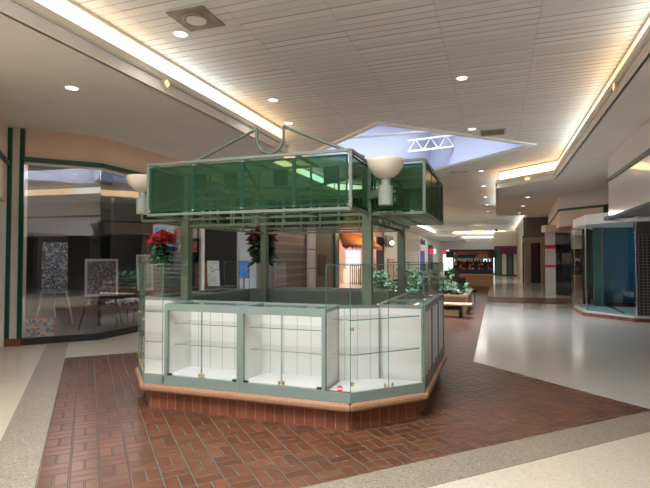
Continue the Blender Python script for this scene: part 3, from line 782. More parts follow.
# second shop front on the right
struct('ceiling_bay', MB().prism([(3.5, 27.0), (1.88, 23.3), (2.0, 22.75), (6, 22.4), (6, 27)], 2.72, 3.0), 'peach_pale')
M['mirror'] = mat('mirror_glass', (.75, .76, .78), .04, 1)
struct('wall_right', MB().panel((2.02, 23.35), (2.42, 23.2), 0, 2.72, .05), 'gloss_panel')  # pale column built in place of a reflection in the shop glass
struct('trim_56', MB().panel((2.01, 23.355), (2.43, 23.195), 2.0, 2.16, .07).panel((2.01, 23.355), (2.43, 23.195), 1.2, 1.3, .07), 'red')  # red bands give the reflected red stripes a solid shape
w = structe('window_5')
MB().panel((2.45, 23.2), (3.35, 23.0), .1, 2.72, .015).build('pane', 'shop_glass_r', w)
struct('wall_right', MB().box(2.45, 5.0, 24.4, 24.5, 0, 2.72), 'dark')
single('navy_banner', MB().box(2.75, 3.2, 24.0, 24.05, .25, 2.6), 'navy', 'tall navy banner inside the dark shop left of the teal showcase', 'banner', (3.1, 24.0, .25))
struct('baseboard_right', MB().panel((2.45, 23.17), (3.9, 22.9), 0, .1, .1), 'black')
struct('wall_right', MB().box(3.36, 3.5, 21.8, 23.0, 0, 2.8), 'white')
struct('wall_right', MB().panel((3.45, 21.9), (6, 19.2), 0, 2.8, .1), 'dark')
struct('wall_right', MB().panel((2.05, 23.5), (3.4, 26.8), 0, 2.72, .1), 'dark_grey')
# cream portal
d = structe('door_4')
MB().box(1.58, 1.95, 31.4, 31.7, 0, 2.5).build('jamb', 'tan', d)
MB().box(2.5, 2.68, 31.4, 31.7, 0, 2.5).build('jamb', 'tan', d)
MB().box(1.5, 2.75, 31.35, 31.7, 2.5, 2.82).build('lintel', 'tan', d)
struct('wall_right', MB().box(1.6, 3.4, 33.95, 34.05, 0, 3.0), 'dark')
struct('wall_right', MB().box(1.55, 3.4, 31.4, 31.6, 2.82, ZS), 'mid_grey')
single('banner', MB().box(2.25, 2.5, 33.8, 33.85, .9, 2.25), 'maroon', 'dark red banner hanging inside the cream portal', 'banner', (2.05, 33.8, .9))
struct('wall_right', MB().box(2.85, 6.0, 30.0, 31.9, 0, ZS), 'dark')
struct('wall_right', MB().box(1.72, 9, 34.1, 46, 0, ZS), 'tan')
M['awn'] = M['maroon']
t = thing('shop_awning', 'long maroon awning over the far shops, right of the central stall', 'awning', (.8, 46.5, 2.0))
vs = []
MB().add([(.3, 45.6, 2.05), (2.1, 45.6, 2.05), (2.1, 46.8, 2.65), (.3, 46.8, 2.65), (.3, 45.6, 2.0), (2.1, 45.6, 2.0), (2.1, 46.8, 2.0), (.3, 46.8, 2.0)],
         [[0, 1, 2, 3], [4, 7, 6, 5], [0, 4, 5, 1], [1, 5, 6, 2], [3, 2, 6, 7], [0, 3, 7, 4]]).build('cover', 'maroon', t)
MB().box(.3, 2.1, 45.55, 45.6, 1.95, 2.52).build('valance', 'maroon', t)
struct('wall_right', MB().box(-.15, 2.0, 47.4, 47.6, 2.7, ZS), 'cream')
struct('wall_right', MB().box(-.15, 2.0, 48.0, 48.1, 0, 2.7), 'dark_grey')
for k in range(4):
    w = structe('window_%d' % (6 + k))
    MB().box(0 + k * .5, .38 + k * .5, 47.4, 47.45, .1, 2.0).build('pane', 'teal_green' if k % 2 == 0 else 'cream', w)
# end wall with daylit glazing
struct('wall_back', MB().box(XL, XR, Y1, Y1 + .1, 0, 4.8), 'white')
w = structe('window_10')
for x0 in (-6.6, -1.7): MB().box(x0, x0 + 1.6, 66, 66.06, 0, 2.5).build('pane', 'daylight_glass', w)
# outer shell
struct('wall_outer', MB().box(XL - .1, XL, Y0, Y1, 0, 4.8), 'dark_grey')
struct('wall_outer', MB().box(XR, XR + .1, 22, Y1, 0, 4.8), 'dark_grey')
struct('wall_front', MB().box(XL, XR, Y0 - .1, Y0, 0, 4.8), 'wallr')

# ============================================================ KIOSK
KC = (-2.415, 5.94)
xa, xb, xc, xd = -4.15, -3.56, -1.27, -.68
ya, yb, yc, yd = 4.33, 4.95, 6.93, 7.55
octo = [(xb, ya), (xc, ya), (xd, yb), (xd, yc), (xc, yd), (xb, yd), (xa, yc), (xa, yb)]
def octoff(d):
    k = d * .414
    return [(xb - k, ya - d), (xc + k, ya - d), (xd + d, yb - k), (xd + d, yc + k), (xc + k, yd + d), (xb - k, yd + d), (xa - d, yc + k), (xa - d, yb - k)]
def ring(mb, outer, inner, z0, z1):
    for i in range(8):
        j = (i + 1) % 8; mb.prism([outer[i], outer[j], inner[j], inner[i]], z0, z1)
    return mb
base = thing('brick_plinth', 'octagonal brick plinth with rounded peach wood nosing under the display kiosk', 'plinth', (KC[0], KC[1], 0))
ring(MB(), octoff(-.06), octoff(-.45), 0.004, .2).build('brick_skirt', 'soldier', base)
ring(MB(), octoff(.035), octoff(-.5), .195, .27).build('wood_nosing', 'wood_nosing', base, bevel=.025)

Zb, Zt = .272, 1.12
def unit_frame(p, q, label, name='display_cabinet', depth=.5, solid=False):
    grp = None
    """glazed counter unit between outer plan points p->q (inside of the kiosk on the left)"""
    p, q = Vector(p), Vector(q); Ln = (q - p).length; d = (q - p).normalized(); n = Vector((-d.y, d.x))
    t = thing(name, label, 'cabinet', (p.x, p.y, Zb), grp)
    def W(u, v): r = p + d * u + n * v; return (r.x, r.y)
    def bx(mb, u0, u1, v0, v1, z0, z1): return mb.prism([W(u0, v0), W(u1, v0), W(u1, v1), W(u0, v1)], z0, z1)
    g = .001; s = .036
    f = MB(); bx(f, g, Ln - g, 0, .04, Zb, .37); bx(f, g, Ln - g, 0, .04, 1.05, Zt)
    for u in (g, Ln - s): bx(f, u, u + s - g, 0, .04, .37, 1.05)
    bx(f, g, s, .04, depth, 1.085, Zt); bx(f, Ln - s, Ln - g, .04, depth, 1.085, Zt); bx(f, s, Ln - s, depth - .05, depth, 1.085, Zt)
    f.build('frame', 'sage_blue', t)
    c = MB(); bx(c, g, .02, .04, depth - .02, Zb, 1.085); bx(c, Ln - .02, Ln - g, .04, depth - .02, Zb, 1.085); bx(c, .02, Ln - .02, .04, depth - .02, Zb, .375)
    c.build('carcass', 'white_lam', t)
    b = MB(); bx(b, .02, Ln - .02, depth - .045, depth - .03, .375, 1.085); b.build('back_panel', 'boarded', t)
    b = MB(); bx(b, g, Ln - g, depth - .02, depth, Zb, 1.085); b.build('rear_panel', 'sage_dark', t)
    b = MB(); bx(b, s, Ln - s, .04, depth - .05, 1.10, 1.108); b.build('glass_top', 'glass', t)
    for z in (.68, .90):
        for k in range(2):
            u0 = .06 + k * (Ln - .12) / 2; u1 = u0 + (Ln - .12) / 2 - .01
            b = MB(); bx(b, u0, u1, .10, .40, z, z + .008); sh = b.build('shelf', 'glass', t)
            b = MB(); bx(b, u0, u1, .092, .10, z, z + .008); b.build('polished_edge', 'glass_edge', sh)
    for k in range(2):
        u0 = s + .002 + k * (Ln - 2 * s) / 2; u1 = u0 + (Ln - 2 * s) / 2 - .006
        b = MB(); bx(b, u0, u1, .012, .018, .385, 1.045); dr = b.build('door' if solid else 'glass_door', 'white_lam' if solid else 'glass', t)
        um = u1 - .035 if k == 0 else u0 + .005
        b = MB(); bx(b, um + .005, um + .024, .004, .024, .385, .415); b.build('lock', 'brass', dr)
        uc = u0 if k == 0 else u1 - .045
        b = MB(); bx(b, uc, uc + .045, .002, .028, .375, .392); b.build('clip', 'black', dr)
        b = MB(); bx(b, (u1 - .004) if k == 0 else u0, u1 if k == 0 else u0 + .004, .011, .019, .385, 1.045); b.build('polished_edge', 'glass_edge', dr)
    b = MB(); bx(b, s, Ln - s, .03, .036, 1.043, 1.05); b.build('brass_track', 'brass', t)
    b = MB(); bx(b, Ln - s - .012, Ln - s - .002, .03, .07, .50, .72); b.build('hinge_block', 'white_lam', t)
    return t
f1, f2 = -1.51, -3.30
fm = (f1 + f2) / 2
unit_frame((f2, ya), (fm, ya), 'glazed sage-framed display cabinet on kiosk front, left one')
unit_frame((fm, ya), (f1, ya), 'glazed sage-framed display cabinet on kiosk front, right one')
sy = [yb + .05, yb + .05 + (yc - yb - .1) / 3, yb + .05 + 2 * (yc - yb - .1) / 3, yc - .05]
for k in range(3):
    unit_frame((xd, sy[k]), (xd, sy[k + 1]), ['glazed cabinet on the kiosk right side, nearest the camera', 'glazed cabinet on the kiosk right side, middle one', 'glazed cabinet on the kiosk right side, farthest'][k].replace('glazed', 'white-doored'), solid=True)
for k in range(2):
    m_ = (yb + yc) / 2; a_, b_ = ((xa, yc - .05), (xa, m_)) if k else ((xa, m_), (xa, yb + .05))
    unit_frame(a_, b_, ['glazed cabinet on kiosk left side, nearer the front', 'glazed cabinet on kiosk left side, nearer the back'][k])
    a_, b_ = ((f1, yd), (fm, yd)) if k else ((fm, yd), (f2, yd))
    unit_frame(a_, b_, ['rear counter cabinet of the kiosk, left half', 'rear counter cabinet of the kiosk, right half'][k])

def corner_case(fx, fy, label, sticker=False):
    def T(p): return (2 * KC[0] - p[0] if fx else p[0], 2 * KC[1] - p[1] if fy else p[1])
    a, b, c, d = T((f1, ya)), T((xc, ya)), T((xd, yb)), T((xd, yb + .05))
    e, f = T((-1.15, yb)), T((f1, ya + .42))
    t = thing('corner_showcase', label, 'showcase', (b[0], b[1], Zb))
    def seg(mb, p, q, z0, z1, th=.012, off=0):
        s_ = -1 if (fx != fy) else 1
        return mb.panel(p, q, z0, z1, th, off * s_)
    m = MB(); seg(m, a, b, Zb, .365, .03, .015); seg(m, b, c, Zb, .365, .03, .015); seg(m, c, d, Zb, .365, .03, .015)
    m.build('rail', 'sage_blue', t)
    poly = [a, b, c, d, e, f]
    ctr = (sum(p[0] for p in poly) / 6, sum(p[1] for p in poly) / 6)
    pin = [(x + (ctr[0] - x) * .06, y + (ctr[1] - y) * .06) for x, y in poly]
    MB().prism(pin, Zb, .37).build('deck', 'white_lam', t)
    m = MB(); seg(m, f, e, .37, 1.085, .014, -.012); m.build('back_panel', 'boarded', t)
    m = MB(); seg(m, f, e, Zb, 1.12, .014, .006); m.build('rear_panel', 'sage_dark', t)
    mid = lerp2(b, c, .5)
    for nm, (p, q) in (('pane', (lerp2(a, b, .01), lerp2(a, b, .97))), ('glass_door', (lerp2(b, c, .01), lerp2(b, c, .495))), ('glass_door', (lerp2(b, c, .505), lerp2(b, c, .99))), ('pane', (f, e))):
        z0 = 1.125 if (p, q) == (f, e) else .37
        m = MB(); seg(m, p, q, z0, 1.53, .008, .01 if z0 < 1 else 0); pn = m.build(nm, 'glass', t)
        m = MB(); seg(m, p, q, 1.53, 1.538, .010, .01 if z0 < 1 else 0); m.build('polished_edge', 'glass_edge', pn)
    for p in (a, b, mid, c):
        MB().cyl((p[0] + (ctr[0] - p[0]) * .02, p[1] + (ctr[1] - p[1]) * .02), .005, .37, 1.53, 6).build('corner_joint', 'glass_edge', t)
    MB().prism(pin, 1.54, 1.548).build('glass_lid', 'glass', t)
    for z in (.70, 1.02):
        sp = [lerp2(p, ctr, .12) for p in (a, b, c, d, e, f)]
        sh = MB().prism(sp, z, z + .008).build('shelf', 'glass', t)
        m = MB()
        for p, q in zip(sp[:3], sp[1:4]): m.panel(p, q, z - .001, z + .009, .006)
        m.build('polished_edge', 'glass_edge', sh)
    for z in (.43, .93):
        for p in (lerp2(b, c, .03), lerp2(b, c, .97)):
            MB().cyl(p, .014, z, z + .03, 8).build('hinge', 'brass', t)
    for k in (-.05, .05):
        p = lerp2(b, c, .5 + k); MB().cyl(p, .010, .375, .41, 8).build('lock', 'brass', t)
    m = MB(); seg(m, lerp2(a, b, .02), lerp2(a, b, .98), .366, .374, .012, .012); m.build('brass_track', 'brass', t)
    if sticker:
        x, z = -1.365, .40; st = MB(); n = 20
        ring_ = lambda r, y: [(x + r * math.cos(2 * math.pi * k / n), y, z + r * math.sin(2 * math.pi * k / n)) for k in range(n)]
        st.add(ring_(.028, 4.329) + ring_(.028, 4.333), [list(range(n))] + [[i, (i + 1) % n, (i + 1) % n + n, i + n] for i in range(n)]); o = st.build('round_sticker', 'red', t)
        o['label'] = 'round red sticker with white bars'
        mb = MB().box(x - .022, x + .022, 4.327, 4.3285, z + .002, z + .008); mb.box(x - .022, x + .022, 4.327, 4.3285, z - .008, z - .002); mb.build('sticker_bar', 'white', o)
corner_case(False, False, 'glass corner showcase at the kiosk front right, with round red sticker', True)
corner_case(True, False, 'glass corner showcase at the kiosk front left, under the red poinsettia')
corner_case(True, True, 'glass corner showcase at the rear left of the kiosk')
corner_case(False, True, 'glass corner showcase at the rear right of the kiosk')
t = thing('glass_guard', 'clear upright glass guard along the kiosk right counter', 'glass guard', (xd - .04, yb + .06, Zt))
MB().box(xd - .05, xd - .042, yb + .06, yc - .06, Zt, 1.53).build('pane', 'glass', t)
MB().box(xd - .051, xd - .041, yb + .06, yc - .06, 1.53, 1.538).build('polished_edge', 'glass_edge', t)

# canopy
PX0, PX1, PY0, PY1 = -3.50, -1.27, 5.0, 6.93
cz0, cz1 = 2.06, 2.60
t = CAN = thing('kiosk_canopy', 'green-panelled cross-shaped canopy on four sage posts over the kiosk', 'canopy', (KC[0], KC[1], 0))
for (x, y) in ((PX0, PY0), (PX1, PY0), (PX0 + .08, PY1), (PX1, PY1)):
    MB().box(x - .048, x + .048, y - .048, y + .048, .272, cz1).build('post', 'sage', t)
boxes = [  # each arm: (name, rectangle)
    (-3.52, -1.26, ya, PY0 - .02), (-1.24, xd, PY0, 6.75), (-3.52, -1.26, PY1 + .04, yd), (xa, -3.54, PY0, 6.75)]
for bi, (x0, x1, y0, y1) in enumerate(boxes):
    f = MB(); r = .027
    for z in (cz0, cz1):
        for p, q in (((x0, y0), (x1, y0)), ((x1, y0), (x1, y1)), ((x1, y1), (x0, y1)), ((x0, y1), (x0, y0))): f.bar((*p, z), (*q, z), r, r)
    for p in ((x0, y0), (x1, y0), (x1, y1), (x0, y1)): f.bar((*p, cz0), (*p, cz1), r)
    # slats under the arm and light top rails
    if bi % 2:
        for k in range(1, 6): f.bar((x0, y0 + (y1 - y0) * k / 6, cz0), (x1, y0 + (y1 - y0) * k / 6, cz0), .025)
        f.bar(((x0 + x1) / 2, y0, cz0), ((x0 + x1) / 2, y1, cz0), .02)
    else:
        for k in range(1, 4): f.bar((x0 + (x1 - x0) * k / 4, y0, cz0), (x0 + (x1 - x0) * k / 4, y1, cz0), .02)
    for k in range(1, 4):
        if bi % 2: f.bar((x0, y0 + (y1 - y0) * k / 4, cz1), (x1, y0 + (y1 - y0) * k / 4, cz1), .025)
        else: f.bar((x0 + (x1 - x0) * k / 4, y0, cz1), (x0 + (x1 - x0) * k / 4, y1, cz1), .025)
    f.build('arm_frame', 'sage', t)
    faces = [((x0, y0), (x1, y0)), ((x1, y0), (x1, y1)), ((x1, y1), (x0, y1)), ((x0, y1), (x0, y0))]
    inner = {0: 2, 1: 3, 2: 0, 3: 1}[bi]
    for fi, (p, q) in enumerate(faces):
        if fi == inner: continue
        Ln = (Vector(q) - Vector(p)).length; n = max(1, round(Ln / .58))
        for k in range(n):
            a, b = lerp2(p, q, max(k / n, .012)), lerp2(p, q, min((k + 1) / n, .988))
            pn = MB().panel(a, b, cz0 + .03, cz1 - .035, .008).build('green_panel', 'green_panel', t)
            m = MB(); w_ = .02
            zz0, zz1 = cz0 + .03, cz1 - .035
            ax, bx_ = lerp2(a, b, w_ / (Ln / n)), lerp2(a, b, 1 - w_ / (Ln / n))
            m.panel(a, b, zz0, zz0 + w_, .012); m.panel(a, b, zz1 - w_, zz1, .012)
            m.panel(a, ax, zz0 + w_, zz1 - w_, .012); m.panel(bx_, b, zz0 + w_, zz1 - w_, .012)
            m.build('panel_edging', 'green_solid', pn)
        m = MB()
        for k in range(n + 1):
            c_ = lerp2(p, q, min(max(k / n, .01), .99)); 
            for z in (cz0 + .03, cz1 - .04): m.box(c_[0] - .012, c_[0] + .012, c_[1] - .012, c_[1] + .012, z, z + .012)
        m.build('clip', 'chrome', t)
# inner lattice between the posts
for (p, q) in (((PX0, PY0), (PX1, PY0)), ((PX1, PY0), (PX1, PY1)), ((PX0 + .08, PY1), (PX1, PY1)), ((PX0, PY0), (PX0 + .08, PY1))):
    m = MB()
    for z in (1.985, 2.30): m.bar((*p, z), (*q, z), .028)
    Ln = (Vector(q) - Vector(p)).length; n = round(Ln / .32)
    for k in range(1, n): c_ = lerp2(p, q, k / n); m.bar((*c_, 1.97), (*c_, 2.58), .02)
    m.build('lattice', 'sage', t)
for x in (-3.3, -2.885, -2.255, -1.66): MB().box(x - .085, x + .085, PY0 - .045, PY0 - .035, 2.40, 2.58).build('square_plaque', 'green_solid', t)
# diagonal braces and roof pipes
m = MB(); m.bar((PX0, PY0, 2.5), (PX1, PY1, 2.5), .03); m.bar((PX1, PY0, 2.5), (PX0, PY1, 2.5), .03); m.bar((-2.4, ya, 2.58), (-2.4, PY0, 2.12), .02)
m.bar((PX0, ya, 2.12), (-2.6, PY0, 2.55), .02); m.bar((PX1, ya, 2.12), (-2.2, PY0, 2.55), .02)
m.build('brace', 'sage', t)
U = [(-2.56, 4.98, 3.07)]
for k in range(13):
    a_ = math.pi * k / 12; U.append((-2.395 - .165 * math.cos(a_), 4.98, 2.94 - .16 * math.sin(a_)))
U.append((-2.23, 4.98, 3.07))
MB().tube([(-3.5, 4.98, 2.70), (-2.56, 4.98, 3.07)], .018).build('roof_pipe', 'sage', t)
MB().tube([(-2.23, 4.98, 3.07), (-1.3, 4.98, 2.66)], .018).build('roof_pipe', 'sage', t)
MB().tube(U, .017).build('scroll_loop', 'sage', t)
# uplights
def uplight(x, y, nx, ny, label):
    u = thing('bowl_uplight', label, 'lamp', (x, y, 2.1))
    pr = [(max(.002, .182 * math.sin(k * math.pi / 20)), 2.565 - .19 * math.cos(k * math.pi / 20)) for k in range(11)]
    MB().lathe(pr + [(r_ - .006, z_ + .004) for r_, z_ in pr[::-1] if r_ > .02], (x, y, 0), 32).build('bowl', 'opal', u)
    MB().cyl((x, y), .048, 2.31, 2.39, 20).build('neck', 'sage_pale', u)
    MB().cyl((x, y), .072, 2.12, 2.31, 24).build('stem', 'sage_pale', u)
    MB().bar((x, y, 2.25), (nx, ny, 2.25), .05, .08).build('bracket', 'sage_dark', u)
uplight(-1.02, 4.73, -1.25, 4.97, 'large cream bowl uplight on the front right canopy corner')
uplight(-3.95, 4.76, -3.55, 4.98, 'cream bowl uplight at front left canopy corner, partly behind green panels')

# poinsettias
def poinsettia(x, y, z, label, red, S=1.05):
    t = thing('potted_poinsettia', label, 'plant', (x, y, z))
    MB().lathe([(.001, 0), (.06, 0), (.085, .13), (.09, .14), (.08, .14), (.001, .13)], (x, y, z), 16).build('pot', 'foil', t)
    rnd = random.Random(int(abs(x) * 100))
    def leaves(n, r0, r1, zlo, zhi, sz, droop):
        mb = MB()
        for k in range(n):
            a = rnd.random() * 6.283; r = rnd.uniform(r0, r1) * S; c = Vector((x + r * math.cos(a), y + r * math.sin(a), z + rnd.uniform(zlo, zhi) * S - r * .35))
            d = Vector((math.cos(a + rnd.uniform(-.5, .5)), math.sin(a + rnd.uniform(-.5, .5)), rnd.uniform(-droop, .3))).normalized()
            w = d.cross(Vector((rnd.uniform(-.3, .3), rnd.uniform(-.3, .3), 1))).normalized(); s_ = sz * rnd.uniform(.85, 1.5) * S / 1.2
            up = w.cross(d) * .12 * s_
            mb.add([c - d * s_ * .5, c + w * s_ * .3 - up, c + d * s_ * .1 + up, c - w * s_ * .3 - up, c + d * s_ * .6 - up],
                   [[0, 1, 2], [0, 2, 3], [1, 4, 2], [2, 4, 3]])
        return mb
    leaves(190, .01, .12, .02, .27, .10, 1.2).build('foliage', 'leaf', t)
    leaves(110, 0, .13, .25, .36, .10, .4).build('bracts', red, t)
    fl = leaves(6, .05, .12, .12, .2, .05, .3); fl.build('pale_tips', 'flower', t)
poinsettia(-3.72, 4.82, 1.55, 'red poinsettia in dark pot on the front left glass showcase', 'petal')
poinsettia(-3.60, 7.2, 1.55, 'red poinsettia, bracts coloured as shaded, on rear left showcase, half behind a post', 'petal_shaded', 1.65)

# ============================================================ BENCH, PLANTER, CHAIRS
t = thing('bench', 'pale wooden slab bench on dark legs in front of the ivy planter', 'bench', (-1.6, 13.3, 0))
MB().box(-2.9, -.62, 13.45, 13.95, .33, .38).build('seat', 'wood_pale', t, bevel=.01)
for x in (-2.75, -.95): MB().box(x, x + .08, 13.55, 13.9, .004, .33).build('leg', 'darkmetal', t)
MB().box(-2.7, -.95, 13.66, 13.74, .2, .33).build('stretcher', 'darkmetal', t)
t = thing('planter', 'long wooden box planter overflowing with ivy behind the bench', 'planter', (-2.3, 15.2, 0))
MB().box(-4.0, -.80, 14.3, 17.3, .004, .5).build('box', 'wood', t)
MB().box(-4.05, -.75, 14.25, 17.35, .5, .56).build('rim', 'wood', t)
MB().box(-3.9, -.90, 14.4, 17.2, .56, .6).build('soil', 'soil', t)
rnd = random.Random(3)
def leafmass(n, bx_, sz, hang=None):
    mb = MB()
    for k in range(n):
        cx = rnd.uniform(bx_[0], bx_[1]); cy = rnd.uniform(bx_[2], bx_[3]); h = bx_[5] - bx_[4]
        cz = bx_[4] + h * rnd.random() * (.55 + .45 * math.sin(cx * 4 + cy * 2.3))
        if hang and rnd.random() < .25: cx = rnd.uniform(bx_[0], bx_[1] + .28); cz = rnd.uniform(hang, bx_[4] + .25)
        c = Vector((cx, cy, cz)); d = Vector((rnd.uniform(-1, 1), rnd.uniform(-1, 1), rnd.uniform(-.6, .6))).normalized()
        w = d.cross(Vector((rnd.uniform(-.5, .5), rnd.uniform(-.5, .5), 1))).normalized(); s_ = sz * rnd.uniform(.6, 1.3)
        mb.add([c - d * s_ * .5, c + w * s_ * .4, c + d * s_ * .6, c - w * s_ * .4], [[0, 1, 2], [0, 2, 3]])
    return mb
tag(leafmass(2600, (-3.95, -1.35, 14.4, 17.0, .6, 1.28), .12, None).build('ivy_foliage', 'leaf2', None), 'green ivy growing over the wooden planter behind the kiosk right end', 'plant', kind='stuff')
tag(leafmass(380, (-1.5, -1.0, 14.35, 16.0, .58, .90), .13, .5).build('fern_foliage', 'leaf2', None), 'trailing fern leaves at the right end of the planter', 'plant', kind='stuff')
tag(leafmass(50, (-1.55, -1.0, 14.35, 14.8, .66, .86), .08).build('white_flowers', 'flower', None), 'white flowers among the trailing fern leaves', 'flowers', kind='stuff')
def chair(x, y, a, label):
    t = thing('cafe_chair', label, 'chair', (x, y, 0)); c, s = math.cos(a), math.sin(a)
    L = lambda u, v, z: (x + c * u - s * v, y + s * u + c * v, z)
    def bx(u0, u1, v0, v1, z0, z1): return MB().add([L(u, v, z) for z in (z0, z1) for u, v in ((u0, v0), (u1, v0), (u1, v1), (u0, v1))], [[3, 2, 1, 0], [4, 5, 6, 7], [0, 1, 5, 4], [1, 2, 6, 5], [2, 3, 7, 6], [3, 0, 4, 7]])
    bx(-.24, .24, -.24, .24, .42, .48).build('seat', 'black', t); bx(-.24, .24, .2, .25, .5, .92).build('backrest', 'black', t)
    for u in (-.2, .2):
        for v in (-.2, .22): MB().bar(L(u, v, .004), L(u, v, .5), .03).build('leg', 'darkmetal', t)
chair(-1.0, 18.2, 2.2, 'black chair standing right behind the planter ferns'); chair(-2.3, 27.0, .6, 'black chair left of the far stall'); chair(-1.9, 26.3, 2.6, 'black chair beside the stall wooden counter')

# far stall
KY = 29.0
t = thing('market_stall', 'far central stall with dark green canopy and wooden counter heaped with goods', 'stall', (-1.2, KY, 0))
sx0, sx1 = -2.35, -.15
MB().box(sx0, sx1, KY, KY + 2.6, .004, .62).build('counter', 'wood', t)
MB().box(sx0 - .05, sx1 + .05, KY - .05, KY + 2.65, .62, .70).build('counter_top', 'wood_pale', t)
MB().box(sx0, sx1, KY - .04, KY - .0, .72, .95).build('blue_banner', 'navy', t)
for x in (sx0 + .05, sx1 - .05):
    for y in (KY + .1, KY + 2.5): MB().bar((x, y, .7), (x, y, 1.75), .08).build('post', 'darkmetal', t)
M['dgreen'] = mat('stall_green', (.02, .06, .035), .6)
MB().box(sx0 + .1, sx1 - .1, KY - .02, KY + 2.6, 1.55, 2.02).build('fascia', 'wood', t)
MB().box(sx0 - .15, sx1 + .15, KY - .2, KY + 2.8, 1.98, 2.08).build('canopy', 'dgreen', t)
MB().box(sx0 - .35, sx0 + .1, KY - .22, KY - .1, 1.62, 1.98).build('side_board', 'dgreen', t); MB().box(sx1 - .25, sx1 + .2, KY - .22, KY - .1, 1.62, 1.98).build('side_board', 'dgreen', t)
mb = MB()
for k in range(9): mb.box(sx0 + .2 + k * .2, sx0 + .33 + k * .2, KY - .26, KY - .22, 1.86 - .01 * k, 1.95 - .01 * k)
mb.build('red_lettering', 'red', t)
MB().add([(sx0 + .2, KY - .08, 1.62), (sx0 + 1.2, KY - .08, 1.62), (sx0 + 1.4, KY - .08, 1.82), (sx0 + .35, KY - .08, 1.78)] + [(sx0 + .2, KY - .04, 1.62), (sx0 + 1.2, KY - .04, 1.62), (sx0 + 1.4, KY - .04, 1.82), (sx0 + .35, KY - .04, 1.78)],
         [[0, 1, 2, 3], [7, 6, 5, 4], [0, 4, 5, 1], [1, 5, 6, 2], [2, 6, 7, 3], [3, 7, 4, 0]]).build('sign_stripe', 'teal', t)
cols = ['red', 'orange', 'navy', 'cream', 'goods', 'black', 'wood', 'goods', 'maroon']
gl = thing('goods_jar', 'small colourful jar or packet in the rows on the far stall counter', 'merchandise', (sx0 + .1, KY + .2, .95), 'goods on the far stall'); 
gj = MB().lathe([(.001, 0), (.06, 0), (.06, .14), (.035, .17), (.035, .2), (.001, .2)], (sx0 + .1, KY + .2, .95), 8).build('jar', 'goods', gl)
D.objects.remove(gj); D.objects.remove(gl)
MB().box(sx0, sx1, KY, KY + .9, .70, .95).build('display_step', 'darkmetal', t)
MB().box(sx0, sx1, KY + .5, KY + .9, .951, 1.18).build('display_step', 'darkmetal', t)
MB().box(sx0, sx1, KY + .95, KY + 1.4, .7, 1.38).build('display_step', 'darkmetal', t)
for r in range(3):
    for k in range(13):
        x = sx0 + .1 + k * .165; y = KY + (.2, .7, 1.15)[r]; z = (.95, 1.18, 1.38)[r]; m_ = cols[(k * 2 + r * 3) % 9]
        h_ = .10 + .055 * ((k * 7 + r) % 3)
        single('goods_packet', MB().box(x - .06, x + .06, y - .04, y + .04, z, z + h_), m_, 'small bright packet standing in the rows on the far stall counter', 'merchandise', (x, y, z), 'packets on the far stall')
single('shopping_stroller', MB().box(-2.6, -2.4, 28.0, 28.4, .2, .8).bar((-2.6, 28.1, .004), (-2.6, 28.1, .3), .06).bar((-2.4, 28.3, .004), (-2.4, 28.3, .3), .06).bar((-2.45, 28.2, .8), (-2.3, 28.2, 1.05), .04), 'black', 'small black wheeled bag at the left of the far stall', 'trolley', (-2.5, 28.2, 0))

# ============================================================ LIGHTS
def area(name, loc, size, power, col, rot=(0, 0, 0), sy=None, spread=None):
    l = D.lights.new(name, 'AREA'); l.energy = power; l.color = col; l.size = size
    if sy: l.shape = 'RECTANGLE'; l.size_y = sy
    if spread: l.spread = spread
    o = D.objects.new(name, l); COL.objects.link(o); o.location = loc; o.rotation_euler = rot; return o
c1 = (-2.26, 13.7); c2 = (-1.96, .3)
area('skylight_or_fill_light', (c1[0], c1[1], 6.22), 3.4, 380, (.82, .89, 1), (0, 0, math.pi / 4), spread=math.radians(100))
area('skylight_or_fill_light', (c2[0], c2[1], 6.22), 3.9, 800, (1, .975, .93), (0, 0, math.pi / 4))  # fill through the added skylight behind the camera
area('corridor_fill', (-2.2, 36, 4.5), 3, 160, (1, .96, .9))  # fill lamps added for the far corridor, closed ceiling above them
area('corridor_fill', (-2.2, 53, 4.5), 3, 260, (.95, .97, 1))
def point(name, loc, p, col, r=.1):
    l = D.lights.new(name, 'POINT'); l.energy = p; l.color = col; l.shadow_soft_size = r
    o = D.objects.new(name, l); COL.objects.link(o); o.location = loc
point('shop_lamp_or_fill', (-9.6, 26.5, 2.9), 420, (1, .78, .62), .3)
point('shop_lamp_or_fill', (-8.6, 29.3, 2.2), 30, (.6, .45, 1), .2)
point('awning_fill', (-5.7, 25.0, 2.9), 60, (1, .62, .3), .2)  # point lamp added out in front to make the awning glow
point('awning_fill', (-5.9, 30.4, 2.6), 40, (1, .62, .3), .15)
point('showcase_lamp', (4.6, 15.6, 2.2), 12, (.95, 1, 1), .2)
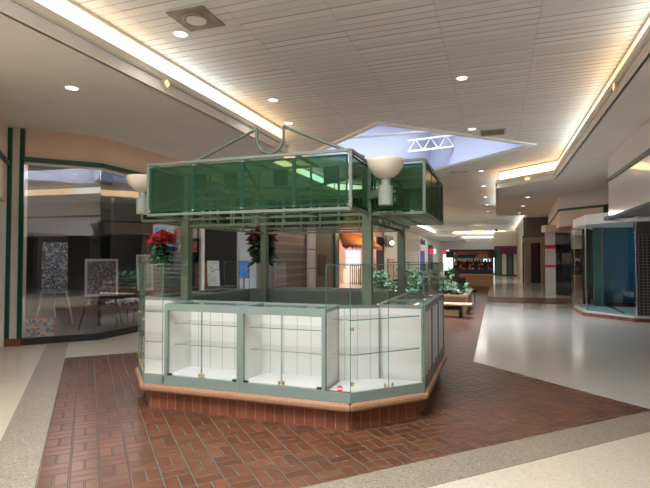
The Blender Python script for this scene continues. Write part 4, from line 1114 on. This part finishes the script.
point('shop_lamp_or_fill', (-9.2, 8.8, 3.6), 110, (1, .95, .9), .3)  # unseen fill added so the easel pictures show behind the glass
point('shop_lamp_or_fill', (-8.9, 10.3, 3.4), 45, (1, .95, .9), .3)  # another unseen fill, added for the slim easel's picture
def spot(x, y, z, p):
    l = D.lights.new('downlight_or_fill_beam', 'SPOT'); l.energy = p; l.color = (1, .95, .88); l.spot_size = math.radians(130); l.spot_blend = .8; l.shadow_soft_size = .08
    o = D.objects.new('downlight_or_fill_beam', l); COL.objects.link(o); o.location = (x, y, z - .03)
for x, y, z in ((-3.96, 5.48, ZC), (-3.97, 8.39, ZC), (-.51, 8.39, ZC), (-.5, 11.81, ZC), (-5.63, 5.29, ZS), (1.2, 20.8, ZS), (1.2, 24.3, ZS), (-.46, 17.66, ZC), (-.46, 21.4, ZC), (-.46, 25.3, ZC)):
    spot(x, y, z, 45)
for x, y in ((-6.2, .5), (-6.2, 2.5), (2.1, 6.0)): spot(x, y, ZS, 45)  # unseen fill spots without fixtures, added to brighten walls and soffits
W_ = D.worlds.new('World'); SC.world = W_; W_.use_nodes = True
W_.node_tree.nodes['Background'].inputs[0].default_value = (.65, .78, 1, 1); W_.node_tree.nodes['Background'].inputs[1].default_value = .6

# ============================================================ CAMERA
F = 490.0
yaw = math.atan((496 - 325) / F); pit = math.atan((258 - 244) / F)
cam = D.cameras.new('camera'); co = D.objects.new('camera', cam); COL.objects.link(co)
cam.sensor_fit = 'HORIZONTAL'; cam.sensor_width = 36; cam.lens = F / 650 * 36; cam.clip_end = 200
co.location = (0, 0, 1.6); co.rotation_euler = (math.pi / 2 + pit, 0, yaw)
SC.camera = co
for o in D.objects:
    if '_o' in o: del o['_o']
SC.view_settings.view_transform = 'Standard'; SC.view_settings.look = 'None'; SC.view_settings.gamma = 1
SC.view_settings.use_curve_mapping = False; SC.view_settings.exposure = 0.24
SC.cycles.max_bounces = 12; SC.cycles.transparent_max_bounces = 32; SC.cycles.diffuse_bounces = 7; SC.cycles.glossy_bounces = 5
SC.cycles.sample_clamp_indirect = 6; SC.cycles.use_denoising = True
